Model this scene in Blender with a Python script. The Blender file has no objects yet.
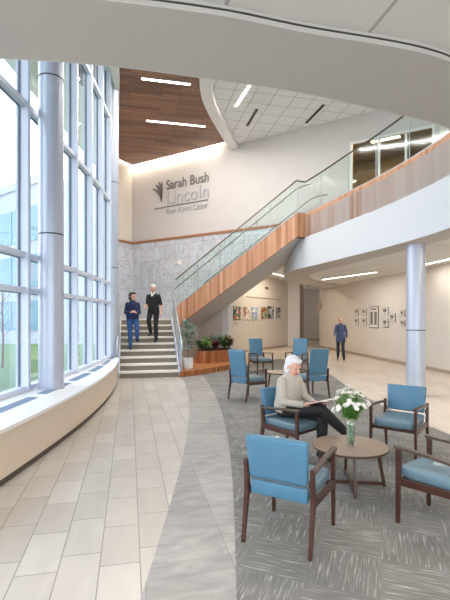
import bpy, math, random
from mathutils import Vector as V, Matrix as M, Euler

sc = bpy.context.scene
col = sc.collection
PI = math.pi

# ------------------------------------------------------------------ camera, world, exposure
CZ = 1.7
cd = bpy.data.cameras.new('camera'); cam = bpy.data.objects.new('camera', cd); col.objects.link(cam)
cam.location = (0, 0, CZ); cam.rotation_euler = (PI/2, 0, 0)
cd.sensor_fit = 'VERTICAL'; cd.sensor_height = 36; cd.lens = 430/600*36
cd.shift_y = 18/600; cd.clip_end = 500
sc.camera = cam
sc.view_settings.view_transform = 'Standard'; sc.view_settings.look = 'None'
sc.view_settings.gamma = 1; sc.view_settings.use_curve_mapping = False
sc.view_settings.exposure = 0.02
sc.cycles.max_bounces = 10; sc.cycles.diffuse_bounces = 6; sc.cycles.transparent_max_bounces = 24
sc.cycles.sample_clamp_indirect = 4; sc.cycles.caustics_reflective = False; sc.cycles.caustics_refractive = False

w = bpy.data.worlds.new('sky'); sc.world = w; w.use_nodes = True
nt = w.node_tree; bg = nt.nodes['Background']
tc = nt.nodes.new('ShaderNodeTexCoord'); sx = nt.nodes.new('ShaderNodeSeparateXYZ'); rp = nt.nodes.new('ShaderNodeValToRGB')
nt.links.new(tc.outputs['Generated'], sx.inputs[0]); nt.links.new(sx.outputs['Z'], rp.inputs[0])
rp.color_ramp.elements[0].position = 0.0; rp.color_ramp.elements[0].color = (.95, .98, 1, 1)
rp.color_ramp.elements[1].position = .7; rp.color_ramp.elements[1].color = (.72, .86, 1, 1)
nt.links.new(rp.outputs[0], bg.inputs['Color']); bg.inputs['Strength'].default_value = 4.6

SUN = bpy.data.lights.new('sun', 'SUN'); SUN.energy = 1.2; SUN.angle = math.radians(12); SUN.color = (1, .97, .92)
so = bpy.data.objects.new('sun', SUN); col.objects.link(so); so.rotation_euler = (math.radians(28), math.radians(18), 0)

# light strengths
L_STRIP = 110; L_COVE = 20; L_FILL = 40; L_CORR = 50; L_ART = 45
WARM = (1, .86, .68); NEUT = (1, .95, .89)

def area(name, loc, sx_, sy_, energy, color=NEUT, rot=(0, 0, 0), spread=180):
    l = bpy.data.lights.new(name, 'AREA'); l.shape = 'RECTANGLE'; l.size = sx_; l.size_y = sy_
    l.energy = energy; l.color = color; l.spread = math.radians(spread)
    o = bpy.data.objects.new(name, l); col.objects.link(o); o.location = loc; o.rotation_euler = rot
    return o

# ------------------------------------------------------------------ helpers
A2 = V((-.2164, .9763)); B2 = V((.9763, .2164))          # building grid: away from the camera / to the right
D2 = V((.8508, -.5255)); W2 = V((.5255, .8508))          # back wall direction / its normal (away)
GANG = math.atan2(B2.y, B2.x); DANG = math.atan2(D2.y, D2.x)

def lin(c):
    return tuple(((x/255)/12.92 if x/255 <= .04045 else ((x/255+.055)/1.055)**2.4) for x in c)

def tag(o, label=None, cat=None, group=None, kind=None):
    if label: o['label'] = label
    if cat: o['category'] = cat
    if group: o['group'] = group
    if kind: o['kind'] = kind
    return o

def empty(name, loc=(0, 0, 0), rz=0, parent=None):
    o = bpy.data.objects.new(name, None); col.objects.link(o); o.location = loc; o.rotation_euler = (0, 0, rz)
    o.empty_display_size = .1
    if parent: o.parent = parent
    return o

def kids(o): return [c for c in bpy.data.objects if c.parent == o]
def copy_tree(o, parent=None):
    c = o.copy(); col.objects.link(c)
    if parent is not None: c.parent = parent
    for ch in kids(o): copy_tree(ch, c)
    return c

def face_rot(f): return math.atan2(-f[0], f[1])

class MB:
    def __init__(s): s.v = []; s.f = []; s.T = None
    def add(s, vs, fs):
        b = len(s.v)
        for p in vs:
            p = V(p); s.v.append(s.T @ p if s.T else p)
        s.f += [tuple(i+b for i in f) for f in fs]
    def box(s, c, d, rz=0, m=None):
        hx, hy, hz = d[0]/2, d[1]/2, d[2]/2
        R = m if m is not None else M.Rotation(rz, 3, 'Z')
        vs = [V(c) + R @ V((x*hx, y*hy, z*hz)) for x in (-1, 1) for y in (-1, 1) for z in (-1, 1)]
        s.add(vs, [(0, 1, 3, 2), (4, 6, 7, 5), (0, 4, 5, 1), (2, 3, 7, 6), (0, 2, 6, 4), (1, 5, 7, 3)])
    def beam(s, p0, p1, w_, h_, up=(0, 0, 1), w1=None, h1=None):
        p0, p1 = V(p0), V(p1); d = (p1-p0).normalized(); u = V(up)
        if abs(d.dot(u)) > .97: u = V((0, 1, 0))
        r = d.cross(u).normalized(); u = r.cross(d)
        w1 = w1 or w_; h1 = h1 or h_
        vs = [p0 + r*a*w_/2 + u*b*h_/2 for a, b in ((-1, -1), (1, -1), (1, 1), (-1, 1))] + \
             [p1 + r*a*w1/2 + u*b*h1/2 for a, b in ((-1, -1), (1, -1), (1, 1), (-1, 1))]
        s.add(vs, [(0, 3, 2, 1), (4, 5, 6, 7), (0, 1, 5, 4), (1, 2, 6, 5), (2, 3, 7, 6), (3, 0, 4, 7)])
    def prism(s, poly, z0, z1):
        n = len(poly)
        a = sum(poly[i][0]*poly[(i+1) % n][1]-poly[(i+1) % n][0]*poly[i][1] for i in range(n))
        if a < 0: poly = list(poly)[::-1]
        g = (lambda z, p: z(p) if callable(z) else z)
        vs = [(p[0], p[1], g(z0, p)) for p in poly] + [(p[0], p[1], g(z1, p)) for p in poly]
        s.add(vs, [tuple(range(n))[::-1], tuple(range(n, 2*n))] + [(i, (i+1) % n, n+(i+1) % n, n+i) for i in range(n)])
    def wall(s, pts, th, z0, z1, z0s=None, z1s=None):
        """a wall along the 2D polyline; thickness to the left of its direction"""
        n = len(pts); P = [V(p) for p in pts]; N = []
        for i in range(n):
            t = (P[min(i+1, n-1)]-P[max(i-1, 0)]).normalized(); N.append(V((-t.y, t.x)))
        a = z0s or [z0]*n; b = z1s or [z1]*n
        vs = []
        for i in range(n):
            q = P[i]+N[i]*th
            vs += [(P[i].x, P[i].y, a[i]), (P[i].x, P[i].y, b[i]), (q.x, q.y, b[i]), (q.x, q.y, a[i])]
        fs = [(0, 1, 2, 3), tuple(4*(n-1)+k for k in (3, 2, 1, 0))]
        for i in range(n-1):
            for k in range(4):
                k2 = (k+1) % 4; fs.append((4*i+k, 4*i+4+k, 4*i+4+k2, 4*i+k2))
        s.add(vs, fs)
    def tube(s, pts, r, n=8, cap=True):
        P = [V(p) for p in pts]; m = len(P)
        rr = r if isinstance(r, (list, tuple)) else [r]*m
        prev = None; vs = []; fs = []
        for i in range(m):
            t = (P[min(i+1, m-1)]-P[max(i-1, 0)]).normalized()
            if prev is None:
                u = V((0, 0, 1)) if abs(t.z) < .9 else V((0, 1, 0))
            else: u = prev
            u = (u-t*u.dot(t)).normalized(); prev = u; q = t.cross(u)
            for k in range(n):
                a = 2*PI*k/n; vs.append(P[i]+(u*math.cos(a)+q*math.sin(a))*rr[i])
        for i in range(m-1):
            for k in range(n):
                k2 = (k+1) % n; fs.append((i*n+k, i*n+k2, (i+1)*n+k2, (i+1)*n+k))
        if cap: fs += [tuple(range(n))[::-1], tuple((m-1)*n+k for k in range(n))]
        s.add(vs, fs)
    def lathe(s, prof, n=24, c=(0, 0, 0)):
        vs = []; fs = []; m = len(prof)
        for r, z in prof:
            for k in range(n):
                a = 2*PI*k/n; vs.append((c[0]+r*math.cos(a), c[1]+r*math.sin(a), c[2]+z))
        for i in range(m-1):
            for k in range(n):
                k2 = (k+1) % n; fs.append((i*n+k, i*n+k2, (i+1)*n+k2, (i+1)*n+k))
        fs += [tuple(range(n))[::-1], tuple((m-1)*n+k for k in range(n))]
        s.add(vs, fs)
    def ell(s, c, r, m=None, nu=14, nv=9):
        R = m or M.Identity(3); vs = [V(c)+R@V((0, 0, r[2]))]; fs = []
        for j in range(1, nv):
            t = PI*j/nv
            for k in range(nu):
                a = 2*PI*k/nu
                vs.append(V(c)+R@V((r[0]*math.sin(t)*math.cos(a), r[1]*math.sin(t)*math.sin(a), r[2]*math.cos(t))))
        vs.append(V(c)+R@V((0, 0, -r[2]))); L = len(vs)-1
        for k in range(nu): fs.append((0, 1+k, 1+(k+1) % nu)); fs.append((L, L-nu+(k+1) % nu, L-nu+k))
        for j in range(nv-2):
            for k in range(nu):
                k2 = (k+1) % nu; fs.append((1+j*nu+k, 1+(j+1)*nu+k, 1+(j+1)*nu+k2, 1+j*nu+k2))
        s.add(vs, fs)
    def cap(s, p0, r0, p1, r1):
        """tapered limb with round ends"""
        s.tube([p0, p1], [r0, r1], 12); s.ell(p0, (r0,)*3, nu=12, nv=8); s.ell(p1, (r1,)*3, nu=12, nv=8)
    def loft(s, rings, n=18):
        """rings: (centre, rx, ry[, right, fwd])"""
        vs = []; m = len(rings)
        for rg in rings:
            c = V(rg[0]); rt = V(rg[3]) if len(rg) > 3 else V((1, 0, 0)); fw = V(rg[4]) if len(rg) > 4 else V((0, 1, 0))
            for k in range(n):
                a = 2*PI*k/n; vs.append(c+rt*rg[1]*math.cos(a)+fw*rg[2]*math.sin(a))
        fs = []
        for i in range(m-1):
            for k in range(n):
                k2 = (k+1) % n; fs.append((i*n+k, i*n+k2, (i+1)*n+k2, (i+1)*n+k))
        fs += [tuple(range(n))[::-1], tuple((m-1)*n+k for k in range(n))]
        s.add(vs, fs)
    def build(s, name, mat_, parent=None, smooth=False, bevel=0, sub=0, remesh=0, loc=None, rz=0, solid=0):
        me = bpy.data.meshes.new(name); me.from_pydata([tuple(p) for p in s.v], [], s.f); me.update()
        if mat_: me.materials.append(mat_)
        o = bpy.data.objects.new(name, me); col.objects.link(o)
        if smooth or remesh: me.polygons.foreach_set('use_smooth', [True]*len(me.polygons))
        if parent: o.parent = parent
        if loc is not None: o.location = loc; o.rotation_euler = (0, 0, rz)
        if solid:
            m_ = o.modifiers.new('solid', 'SOLIDIFY'); m_.thickness = solid; m_.offset = 0
        if remesh:
            m_ = o.modifiers.new('remesh', 'REMESH'); m_.mode = 'VOXEL'; m_.voxel_size = remesh; m_.use_smooth_shade = True
            m2 = o.modifiers.new('smooth', 'SMOOTH'); m2.factor = .5; m2.iterations = 4
        if bevel:
            b = o.modifiers.new('bevel', 'BEVEL'); b.width = bevel; b.segments = 2; b.limit_method = 'ANGLE'; b.angle_limit = .6
            if smooth:
                pass
        if sub:
            b = o.modifiers.new('sub', 'SUBSURF'); b.levels = sub; b.render_levels = sub
        return o

# ------------------------------------------------------------------ materials
MATS = {}
def nodes(name):
    m = bpy.data.materials.new(name); m.use_nodes = True; MATS[name] = m
    return m, m.node_tree, m.node_tree.nodes['Principled BSDF']

def mat(name, rgb, rough=.6, metal=0, var=0.0, scale=8, stretch=(1, 1, 1), coat=0, bump=0):
    m, t, b = nodes(name); c = lin(rgb)
    b.inputs['Base Color'].default_value = (*c, 1); b.inputs['Roughness'].default_value = rough
    b.inputs['Metallic'].default_value = metal
    if coat: b.inputs['Coat Weight'].default_value = coat
    if var or bump:
        tc = t.nodes.new('ShaderNodeTexCoord'); mp = t.nodes.new('ShaderNodeMapping'); nz = t.nodes.new('ShaderNodeTexNoise')
        t.links.new(tc.outputs['Object'], mp.inputs[0]); mp.inputs['Scale'].default_value = stretch
        t.links.new(mp.outputs[0], nz.inputs['Vector']); nz.inputs['Scale'].default_value = scale; nz.inputs['Detail'].default_value = 4
        if var:
            r = t.nodes.new('ShaderNodeValToRGB'); t.links.new(nz.outputs['Fac'], r.inputs[0])
            r.color_ramp.elements[0].position = .3; r.color_ramp.elements[1].position = .7
            r.color_ramp.elements[0].color = (*[x*(1-var) for x in c], 1); r.color_ramp.elements[1].color = (*[min(1, x*(1+var)) for x in c], 1)
            t.links.new(r.outputs[0], b.inputs['Base Color'])
        if bump:
            bp = t.nodes.new('ShaderNodeBump'); bp.inputs['Strength'].default_value = bump; bp.inputs['Distance'].default_value = .01
            t.links.new(nz.outputs['Fac'], bp.inputs['Height']); t.links.new(bp.outputs[0], b.inputs['Normal'])
    return m

def emit(name, rgb, s):
    m, t, b = nodes(name); b.inputs['Base Color'].default_value = (1, 1, 1, 1)
    b.inputs['Emission Color'].default_value = (*rgb, 1); b.inputs['Emission Strength'].default_value = s
    return m

def glass(name, tint=(1, 1, 1), gloss=.06, rough=0.02, gcol=(1, 1, 1), fr=.5):
    m = bpy.data.materials.new(name); m.use_nodes = True; MATS[name] = m; t = m.node_tree
    for n in list(t.nodes): t.nodes.remove(n)
    o = t.nodes.new('ShaderNodeOutputMaterial'); tr = t.nodes.new('ShaderNodeBsdfTransparent'); gl = t.nodes.new('ShaderNodeBsdfGlossy')
    mx = t.nodes.new('ShaderNodeMixShader'); lw = t.nodes.new('ShaderNodeLayerWeight'); ad = t.nodes.new('ShaderNodeMath'); mu = t.nodes.new('ShaderNodeMath')
    tr.inputs[0].default_value = (*tint, 1); gl.inputs['Roughness'].default_value = rough; gl.inputs['Color'].default_value = (*gcol, 1)
    lw.inputs[0].default_value = .35; mu.operation = 'MULTIPLY'; mu.inputs[1].default_value = fr; ad.inputs[1].default_value = gloss
    t.links.new(lw.outputs['Fresnel'], mu.inputs[0]); t.links.new(mu.outputs[0], ad.inputs[0])
    t.links.new(ad.outputs[0], mx.inputs[0]); t.links.new(tr.outputs[0], mx.inputs[1]); t.links.new(gl.outputs[0], mx.inputs[2])
    t.links.new(mx.outputs[0], o.inputs[0]); return m

def brick_mat(name, c1, c2, mortar, bw, bh, ms, ang, off=(0, 0), rough=.4, offset=.5, freq=2, noise=0.12, nscale=(3, 3, 3), bias=0, vein=0):
    m, t, b = nodes(name)
    tc = t.nodes.new('ShaderNodeTexCoord'); mp = t.nodes.new('ShaderNodeMapping'); br = t.nodes.new('ShaderNodeTexBrick')
    mp.inputs['Rotation'].default_value = (0, 0, ang); mp.inputs['Location'].default_value = (off[0], off[1], 0)
    t.links.new(tc.outputs['Object'], mp.inputs[0]); t.links.new(mp.outputs[0], br.inputs['Vector'])
    br.inputs['Scale'].default_value = 1; br.inputs['Brick Width'].default_value = bw; br.inputs['Row Height'].default_value = bh
    br.inputs['Mortar Size'].default_value = ms; br.inputs['Bias'].default_value = bias; br.offset = offset; br.offset_frequency = freq
    br.inputs['Color1'].default_value = (*lin(c1), 1); br.inputs['Color2'].default_value = (*lin(c2), 1); br.inputs['Mortar'].default_value = (*lin(mortar), 1)
    nz = t.nodes.new('ShaderNodeTexNoise'); mp2 = t.nodes.new('ShaderNodeMapping'); mp2.inputs['Scale'].default_value = nscale
    t.links.new(mp.outputs[0], mp2.inputs[0]); t.links.new(mp2.outputs[0], nz.inputs['Vector']); nz.inputs['Scale'].default_value = 1; nz.inputs['Detail'].default_value = 5
    nz.inputs['Distortion'].default_value = vein
    r = t.nodes.new('ShaderNodeValToRGB'); t.links.new(nz.outputs['Fac'], r.inputs[0])
    r.color_ramp.elements[0].position = .3; r.color_ramp.elements[1].position = .7
    r.color_ramp.elements[0].color = (1-noise,)*3+(1,); r.color_ramp.elements[1].color = (1, 1, 1, 1)
    mx = t.nodes.new('ShaderNodeMixRGB'); mx.blend_type = 'MULTIPLY'; mx.inputs[0].default_value = 1
    t.links.new(br.outputs['Color'], mx.inputs[1]); t.links.new(r.outputs[0], mx.inputs[2]); t.links.new(mx.outputs[0], b.inputs['Base Color'])
    b.inputs['Roughness'].default_value = rough
    return m

wall_m = mat('wall_paint', (220, 213, 205), .75, var=.015, scale=2)
wall_up = mat('upper_wall_paint', (202, 198, 196), .7, var=.015, scale=2)
white_m = mat('white_paint', (232, 230, 228), .6)
ring_m = mat('soffit_paint', (196, 192, 187), .8, var=.02, scale=40)
fascia_m = mat('fascia_paint', (214, 217, 223), .8)
knee_m = mat('knee_wall_laminate', (214, 198, 180), .45, var=.01, scale=3)
sill_m = mat('white_sill', (236, 234, 232), .35)
alu_m = mat('aluminium', (218, 226, 242), .45, .1)
grille_m = mat('grille_metal', (150, 168, 192), .45, .2)
colm = mat('column_metallic_paint', (190, 197, 212), .38, .35)
ringjoint = mat('joint_dark', (70, 70, 74), .5, .5)
gasket_m = mat('gasket_grey', (104, 116, 134), .6)
steel = mat('brushed_steel', (178, 182, 186), .4, .5)
darkmetal = mat('dark_metal', (92, 88, 84), .35, .7)
bronze = mat('handrail_metal', (146, 138, 124), .4, .5)
black_m = mat('black_recess', (30, 30, 30), .8)
base_m = mat('baseboard', (176, 160, 142), .6)
basedark = mat('dark_base', (86, 76, 66), .6)
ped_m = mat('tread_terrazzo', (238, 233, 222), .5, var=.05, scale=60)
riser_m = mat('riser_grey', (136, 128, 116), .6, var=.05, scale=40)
blue_m = mat('blue_vinyl', (76, 124, 152), .42, var=.04, scale=30, coat=.15)
seat_m = mat('blue_vinyl_sheen', (106, 132, 144), .4, var=.04, scale=30, coat=.15)  # same blue vinyl as the backs, with the seat's pale sheen in its colour
walnut = mat('walnut', (68, 36, 26), .4, var=.25, scale=6, stretch=(6, 6, 1), coat=.2)
arm_m = mat('dark_arm_cap', (84, 68, 58), .35, var=.1, scale=20)
top_m = mat('table_laminate', (150, 128, 110), .35, var=.06, scale=5, stretch=(1, 8, 1))
rim_m = mat('table_rim', (80, 56, 44), .45)
skin = mat('skin', (224, 172, 148), .5); lip = mat('lips', (176, 92, 88), .5)
eyem = mat('eye', (60, 48, 42), .3)
soil = mat('soil', (60, 44, 34), .9, var=.3, scale=40)
pot_m = mat('white_ceramic', (238, 238, 236), .25)

glass_win = glass('window_glass', (.95, .97, 1), .04, fr=.3)
glass_rail = glass('guard_glass', (.92, .97, .96), .004, .08, fr=.03)
glass_vase = glass('vase_glass', (.93, .98, .95), .12)
water_m = glass('vase_water', (.8, .93, .82), .08)
glass_int = glass('interior_glass', (.82, .77, .66), .03, .04, fr=.15)

def streak_wood(name, cols, sxyz, rough=.5, scale=1, detail=3, grain=.12):
    m, t, b = nodes(name)
    tc = t.nodes.new('ShaderNodeTexCoord'); mp = t.nodes.new('ShaderNodeMapping'); mp.inputs['Scale'].default_value = sxyz
    nz = t.nodes.new('ShaderNodeTexNoise'); nz.inputs['Scale'].default_value = scale; nz.inputs['Detail'].default_value = detail
    t.links.new(tc.outputs['Object'], mp.inputs[0]); t.links.new(mp.outputs[0], nz.inputs['Vector'])
    r = t.nodes.new('ShaderNodeValToRGB'); cr = r.color_ramp
    cr.elements[0].position = .3; cr.elements[0].color = (*lin(cols[0]), 1); cr.elements[1].position = .7; cr.elements[1].color = (*lin(cols[-1]), 1)
    for i, c in enumerate(cols[1:-1]):
        e = cr.elements.new(.3+.4*(i+1)/(len(cols)-1)); e.color = (*lin(c), 1)
    t.links.new(nz.outputs['Fac'], r.inputs[0]); t.links.new(r.outputs[0], b.inputs['Base Color']); b.inputs['Roughness'].default_value = rough; b.inputs['Specular IOR Level'].default_value = .2
    return m
wood_band = streak_wood('wood_cladding', [(158, 110, 82), (192, 142, 112), (206, 158, 128), (222, 178, 148)], (9, 9, .25), .7)
wood_plank = streak_wood('planter_wood', [(120, 72, 44), (168, 108, 70), (196, 138, 96)], (10, 10, .4), .45)
wood_ped = streak_wood('platform_wood', [(172, 112, 70), (200, 140, 94)], (2, 9, 9), .35)
trim_wood = mat('wood_trim', (160, 108, 78), .5, var=.1, scale=3)

wood_ceil = brick_mat('wood_ceiling', (152, 110, 84), (112, 78, 60), (60, 42, 32), 1.5, .16, .006, -GANG, rough=.55, offset=.37, noise=.3, nscale=(1.2, 26, 1))
act_ceil = brick_mat('ceiling_tile', (232, 232, 231), (228, 228, 227), (172, 172, 172), .62, .62, .011, -GANG, (.1, .2), rough=.9, offset=0, noise=.03, nscale=(40, 40, 40))
near_ceil = brick_mat('near_ceiling_tile', (226, 224, 220), (226, 224, 220), (182, 180, 178), .86, 2.6, .012, -GANG, (-.5+.86+.86, -.7), rough=.9, offset=0, noise=.02, nscale=(40, 40, 40))
tile_m = brick_mat('floor_tile', (210, 203, 194), (194, 186, 176), (150, 142, 133), .56, .272, .0045, PI/2-GANG+PI, (.12, -.201+.272), rough=.3, offset=.33, freq=2, noise=.1, nscale=(1.5, 5, 1), vein=1.0)
slate_m = brick_mat('slate_band_tile', (188, 182, 177), (168, 162, 158), (150, 144, 141), .6, .6, .003, PI/2-GANG+PI, (0, .1), rough=.45, offset=.5, noise=.34, nscale=(7, 2.6, 1), vein=1.2)
corr_m = brick_mat('corridor_tile', (226, 214, 200), (212, 198, 182), (184, 170, 156), .9, .3, .004, PI/2-GANG+.35, (0, 0), rough=.3, offset=.4, noise=.12, nscale=(1.5, 7, 1), vein=.5)

def carpet_mat():
    m, t, b = nodes('carpet')
    L = t.links.new; N = t.nodes.new
    tc = N('ShaderNodeTexCoord')
    def streak(ang, loc):
        mp = N('ShaderNodeMapping'); mp.inputs['Rotation'].default_value = (0, 0, ang); mp.inputs['Location'].default_value = loc
        L(tc.outputs['Object'], mp.inputs[0])
        m2 = N('ShaderNodeMapping'); m2.inputs['Scale'].default_value = (4.5, 70, 1); L(mp.outputs[0], m2.inputs[0])
        nz = N('ShaderNodeTexNoise'); nz.inputs['Scale'].default_value = 1; nz.inputs['Detail'].default_value = 2.5; nz.inputs['Roughness'].default_value = .6
        L(m2.outputs[0], nz.inputs['Vector']); return nz, mp
    n1, mp1 = streak(math.radians(20), (0, 0, 0)); n2, mp2 = streak(math.radians(110), (3.3, 1.7, 0))
    ch = N('ShaderNodeTexChecker'); ch.inputs['Scale'].default_value = 1/.46; L(mp1.outputs[0], ch.inputs['Vector'])
    mx = N('ShaderNodeMixRGB'); L(ch.outputs['Fac'], mx.inputs[0]); L(n1.outputs['Fac'], mx.inputs[1]); L(n2.outputs['Fac'], mx.inputs[2])
    r = N('ShaderNodeValToRGB'); cr = r.color_ramp; L(mx.outputs[0], r.inputs[0])
    cr.elements[0].position = .3; cr.elements[0].color = (*lin((124, 121, 117)), 1)
    cr.elements[1].position = .74; cr.elements[1].color = (*lin((214, 212, 205)), 1)
    e = cr.elements.new(.54); e.color = (*lin((138, 135, 131)), 1)
    e = cr.elements.new(.61); e.color = (*lin((158, 155, 150)), 1)
    # large patches of tone
    nb = N('ShaderNodeTexNoise'); nb.inputs['Scale'].default_value = 2.2; L(tc.outputs['Object'], nb.inputs['Vector'])
    r2 = N('ShaderNodeValToRGB'); L(nb.outputs['Fac'], r2.inputs[0]); r2.color_ramp.elements[0].color = (.82, .82, .8, 1); r2.color_ramp.elements[1].color = (1, 1, 1, 1)
    r2.color_ramp.elements[0].position = .4; r2.color_ramp.elements[1].position = .6
    fz = N('ShaderNodeTexNoise'); fz.inputs['Scale'].default_value = 180; L(tc.outputs['Object'], fz.inputs['Vector'])
    r3 = N('ShaderNodeValToRGB'); L(fz.outputs['Fac'], r3.inputs[0]); r3.color_ramp.elements[0].color = (.8, .8, .8, 1); r3.color_ramp.elements[1].color = (1, 1, 1, 1)
    r3.color_ramp.elements[0].position = .35; r3.color_ramp.elements[1].position = .6
    m1 = N('ShaderNodeMixRGB'); m1.blend_type = 'MULTIPLY'; m1.inputs[0].default_value = 1; L(r.outputs[0], m1.inputs[1]); L(r2.outputs[0], m1.inputs[2])
    m2 = N('ShaderNodeMixRGB'); m2.blend_type = 'MULTIPLY'; m2.inputs[0].default_value = 1; L(m1.outputs[0], m2.inputs[1]); L(r3.outputs[0], m2.inputs[2])
    L(m2.outputs[0], b.inputs['Base Color']); b.inputs['Roughness'].default_value = .95
    bp = N('ShaderNodeBump'); bp.inputs['Strength'].default_value = .4; bp.inputs['Distance'].default_value = .004; L(fz.outputs['Fac'], bp.inputs['Height']); L(bp.outputs[0], b.inputs['Normal'])
    return m
carpet_m = carpet_mat()

def marble_mat():
    m, t, b = nodes('marble'); L = t.links.new; N = t.nodes.new
    tc = N('ShaderNodeTexCoord'); mp = N('ShaderNodeMapping'); L(tc.outputs['Object'], mp.inputs[0])
    mp.inputs['Rotation'].default_value = (0, 0, -DANG)
    n0 = N('ShaderNodeTexNoise'); n0.inputs['Scale'].default_value = 1.3; n0.inputs['Detail'].default_value = 10; n0.inputs['Distortion'].default_value = 1.4; n0.inputs['Roughness'].default_value = .78
    m2 = N('ShaderNodeMapping'); m2.inputs['Scale'].default_value = (1.8, 1, .7); L(mp.outputs[0], m2.inputs[0]); L(m2.outputs[0], n0.inputs['Vector'])
    r = N('ShaderNodeValToRGB'); L(n0.outputs['Fac'], r.inputs[0]); cr = r.color_ramp
    cr.elements[0].position = .28; cr.elements[0].color = (*lin((150, 150, 156)), 1); cr.elements[1].position = .7; cr.elements[1].color = (*lin((212, 217, 228)), 1)
    for p, c in ((.4, (204, 207, 214)), (.47, (224, 227, 233)), (.5, (164, 163, 164)), (.53, (222, 226, 234)), (.6, (206, 213, 226))):
        e = cr.elements.new(p); e.color = (*lin(c), 1)
    # panel joints
    br = N('ShaderNodeTexBrick'); cb = N('ShaderNodeCombineXYZ'); sp = N('ShaderNodeSeparateXYZ'); L(mp.outputs[0], sp.inputs[0])
    L(sp.outputs['X'], cb.inputs['X']); L(sp.outputs['Z'], cb.inputs['Y']); L(cb.outputs[0], br.inputs['Vector'])
    br.inputs['Scale'].default_value = 1; br.inputs['Brick Width'].default_value = 1.1; br.inputs['Row Height'].default_value = .6; br.inputs['Mortar Size'].default_value = .006; br.offset = 0
    br.inputs['Color1'].default_value = (1, 1, 1, 1); br.inputs['Color2'].default_value = (.86, .88, .9, 1); br.inputs['Mortar'].default_value = (.6, .6, .62, 1)
    mx = N('ShaderNodeMixRGB'); mx.blend_type = 'MULTIPLY'; mx.inputs[0].default_value = 1; L(r.outputs[0], mx.inputs[1]); L(br.outputs['Color'], mx.inputs[2])
    L(mx.outputs[0], b.inputs['Base Color']); b.inputs['Roughness'].default_value = .5
    return m
marble_m = marble_mat()

lamp_m = emit('lamp_diffuser', (1, .95, .86), 9)
cove_m = emit('cove_led', (1, .9, .74), 7)
corr_lamp = emit('corridor_lamp_diffuser', (1, .9, .76), 6)

# ------------------------------------------------------------------ floor
def S(o, name=None): o['kind'] = 'structure'; return o
mb = MB(); mb.prism([(-4.9, -5), (9, -5), (9, 36), (-4.9, 36)], -.12, 0); S(mb.build('floor', tile_m))
ys = [-5+.5*i for i in range(36)]
def cl(ap, R, y): return ap-(y-4)**2/(2*R)*(1 if y > 4 else .5)
mb = MB()
L_ = [(cl(-.5, 48, y), y) for y in ys if y < 12.2]; R_ = [(cl(.08, 50.7, y), y) for y in ys if y < 12.9]
mb.prism(L_+[(-1.25, 12.3), (-.9, 12.72), (-.66, 12.9)]+R_[::-1], -.01, .003); S(mb.build('floor_slate_band', slate_m))
carpet_poly = R_+[(-.66, 12.9), (-.2, 13.5), (.25, 14.3), (.8, 15.6), (1.5, 17.2), (2.3, 17.8), (3.1, 16.8), (3.26, 15.2), (3.15, 13), (3.03, 10.6), (3.02, 9), (3.08, 7.5), (3.28, 6.2), (3.7, 4.8), (4.4, 3), (5.5, 0), (6.5, -5)]
mb = MB(); mb.prism(carpet_poly, -.01, .006); S(mb.build('floor_carpet', carpet_m))
# corridor tiles beyond the carpet, running under the gallery
mb = MB(); mb.prism([(6.6, -5), (5.55, 0), (4.45, 3), (3.75, 4.8), (3.33, 6.2), (3.13, 7.5), (3.07, 9), (3.08, 10.6), (3.2, 13), (3.31, 15.2), (3.15, 16.85), (2.3, 17.87), (1.45, 17.25), (.4, 16.9), (.2, 20), (4, 27), (4, 35.5), (8.8, 35.5), (8.8, -5)], -.01, .004)
S(mb.build('floor_corridor', corr_m))

# ------------------------------------------------------------------ left glazed side
def gx(y): return -3.08-((y-8)**2)/(80 if y > 8 else 170)
def kx(y): return -2.2-((y-5.8)**2)/(48 if y > 5.8 else 90)
kn = [(kx(y), y) for y in [-4.9+.45*i for i in range(38)] if y < 12.05]+[(kx(12.05), 12.05)]
g_ = [(gx(y)-.02, y) for y in [-4.9+.45*i for i in range(38)] if y < 12.05]+[(gx(12.05)-.02, 12.05)]
wl = empty('wall_left'); S(wl)
mb = MB(); mb.prism(kn+g_[::-1], .09, .56); mb.build('knee_wall', knee_m, wl)
mb = MB(); mb.prism([(x+.03, y) for x, y in kn]+g_[::-1], .56, .60); mb.build('sill', sill_m, wl)
mb = MB(); mb.prism([(x-.04, y) for x, y in kn]+g_[::-1], 0, .09); mb.build('toe_kick', basedark, wl)
y = -3.0; 
while y < 11.6:
    y0, y1 = y+.12, y+1.15; n = 6
    pa = [y0+(y1-y0)*i/n for i in range(n+1)]
    f = lambda yy: (gx(yy)+kx(yy))/2
    hw = .075 if y < 9 else .05
    mb = MB()
    mb.prism([(f(q)-hw, q) for q in pa]+[(f(q)+hw, q) for q in pa][::-1], .598, .604)
    k = 24
    for i in range(k):
        q = y0+(y1-y0)*(i+.5)/k; mb.box((f(q), q, .607), (hw*1.9, .012, .006))
    g = mb.build('grille', grille_m, wl); y += 1.3
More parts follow.
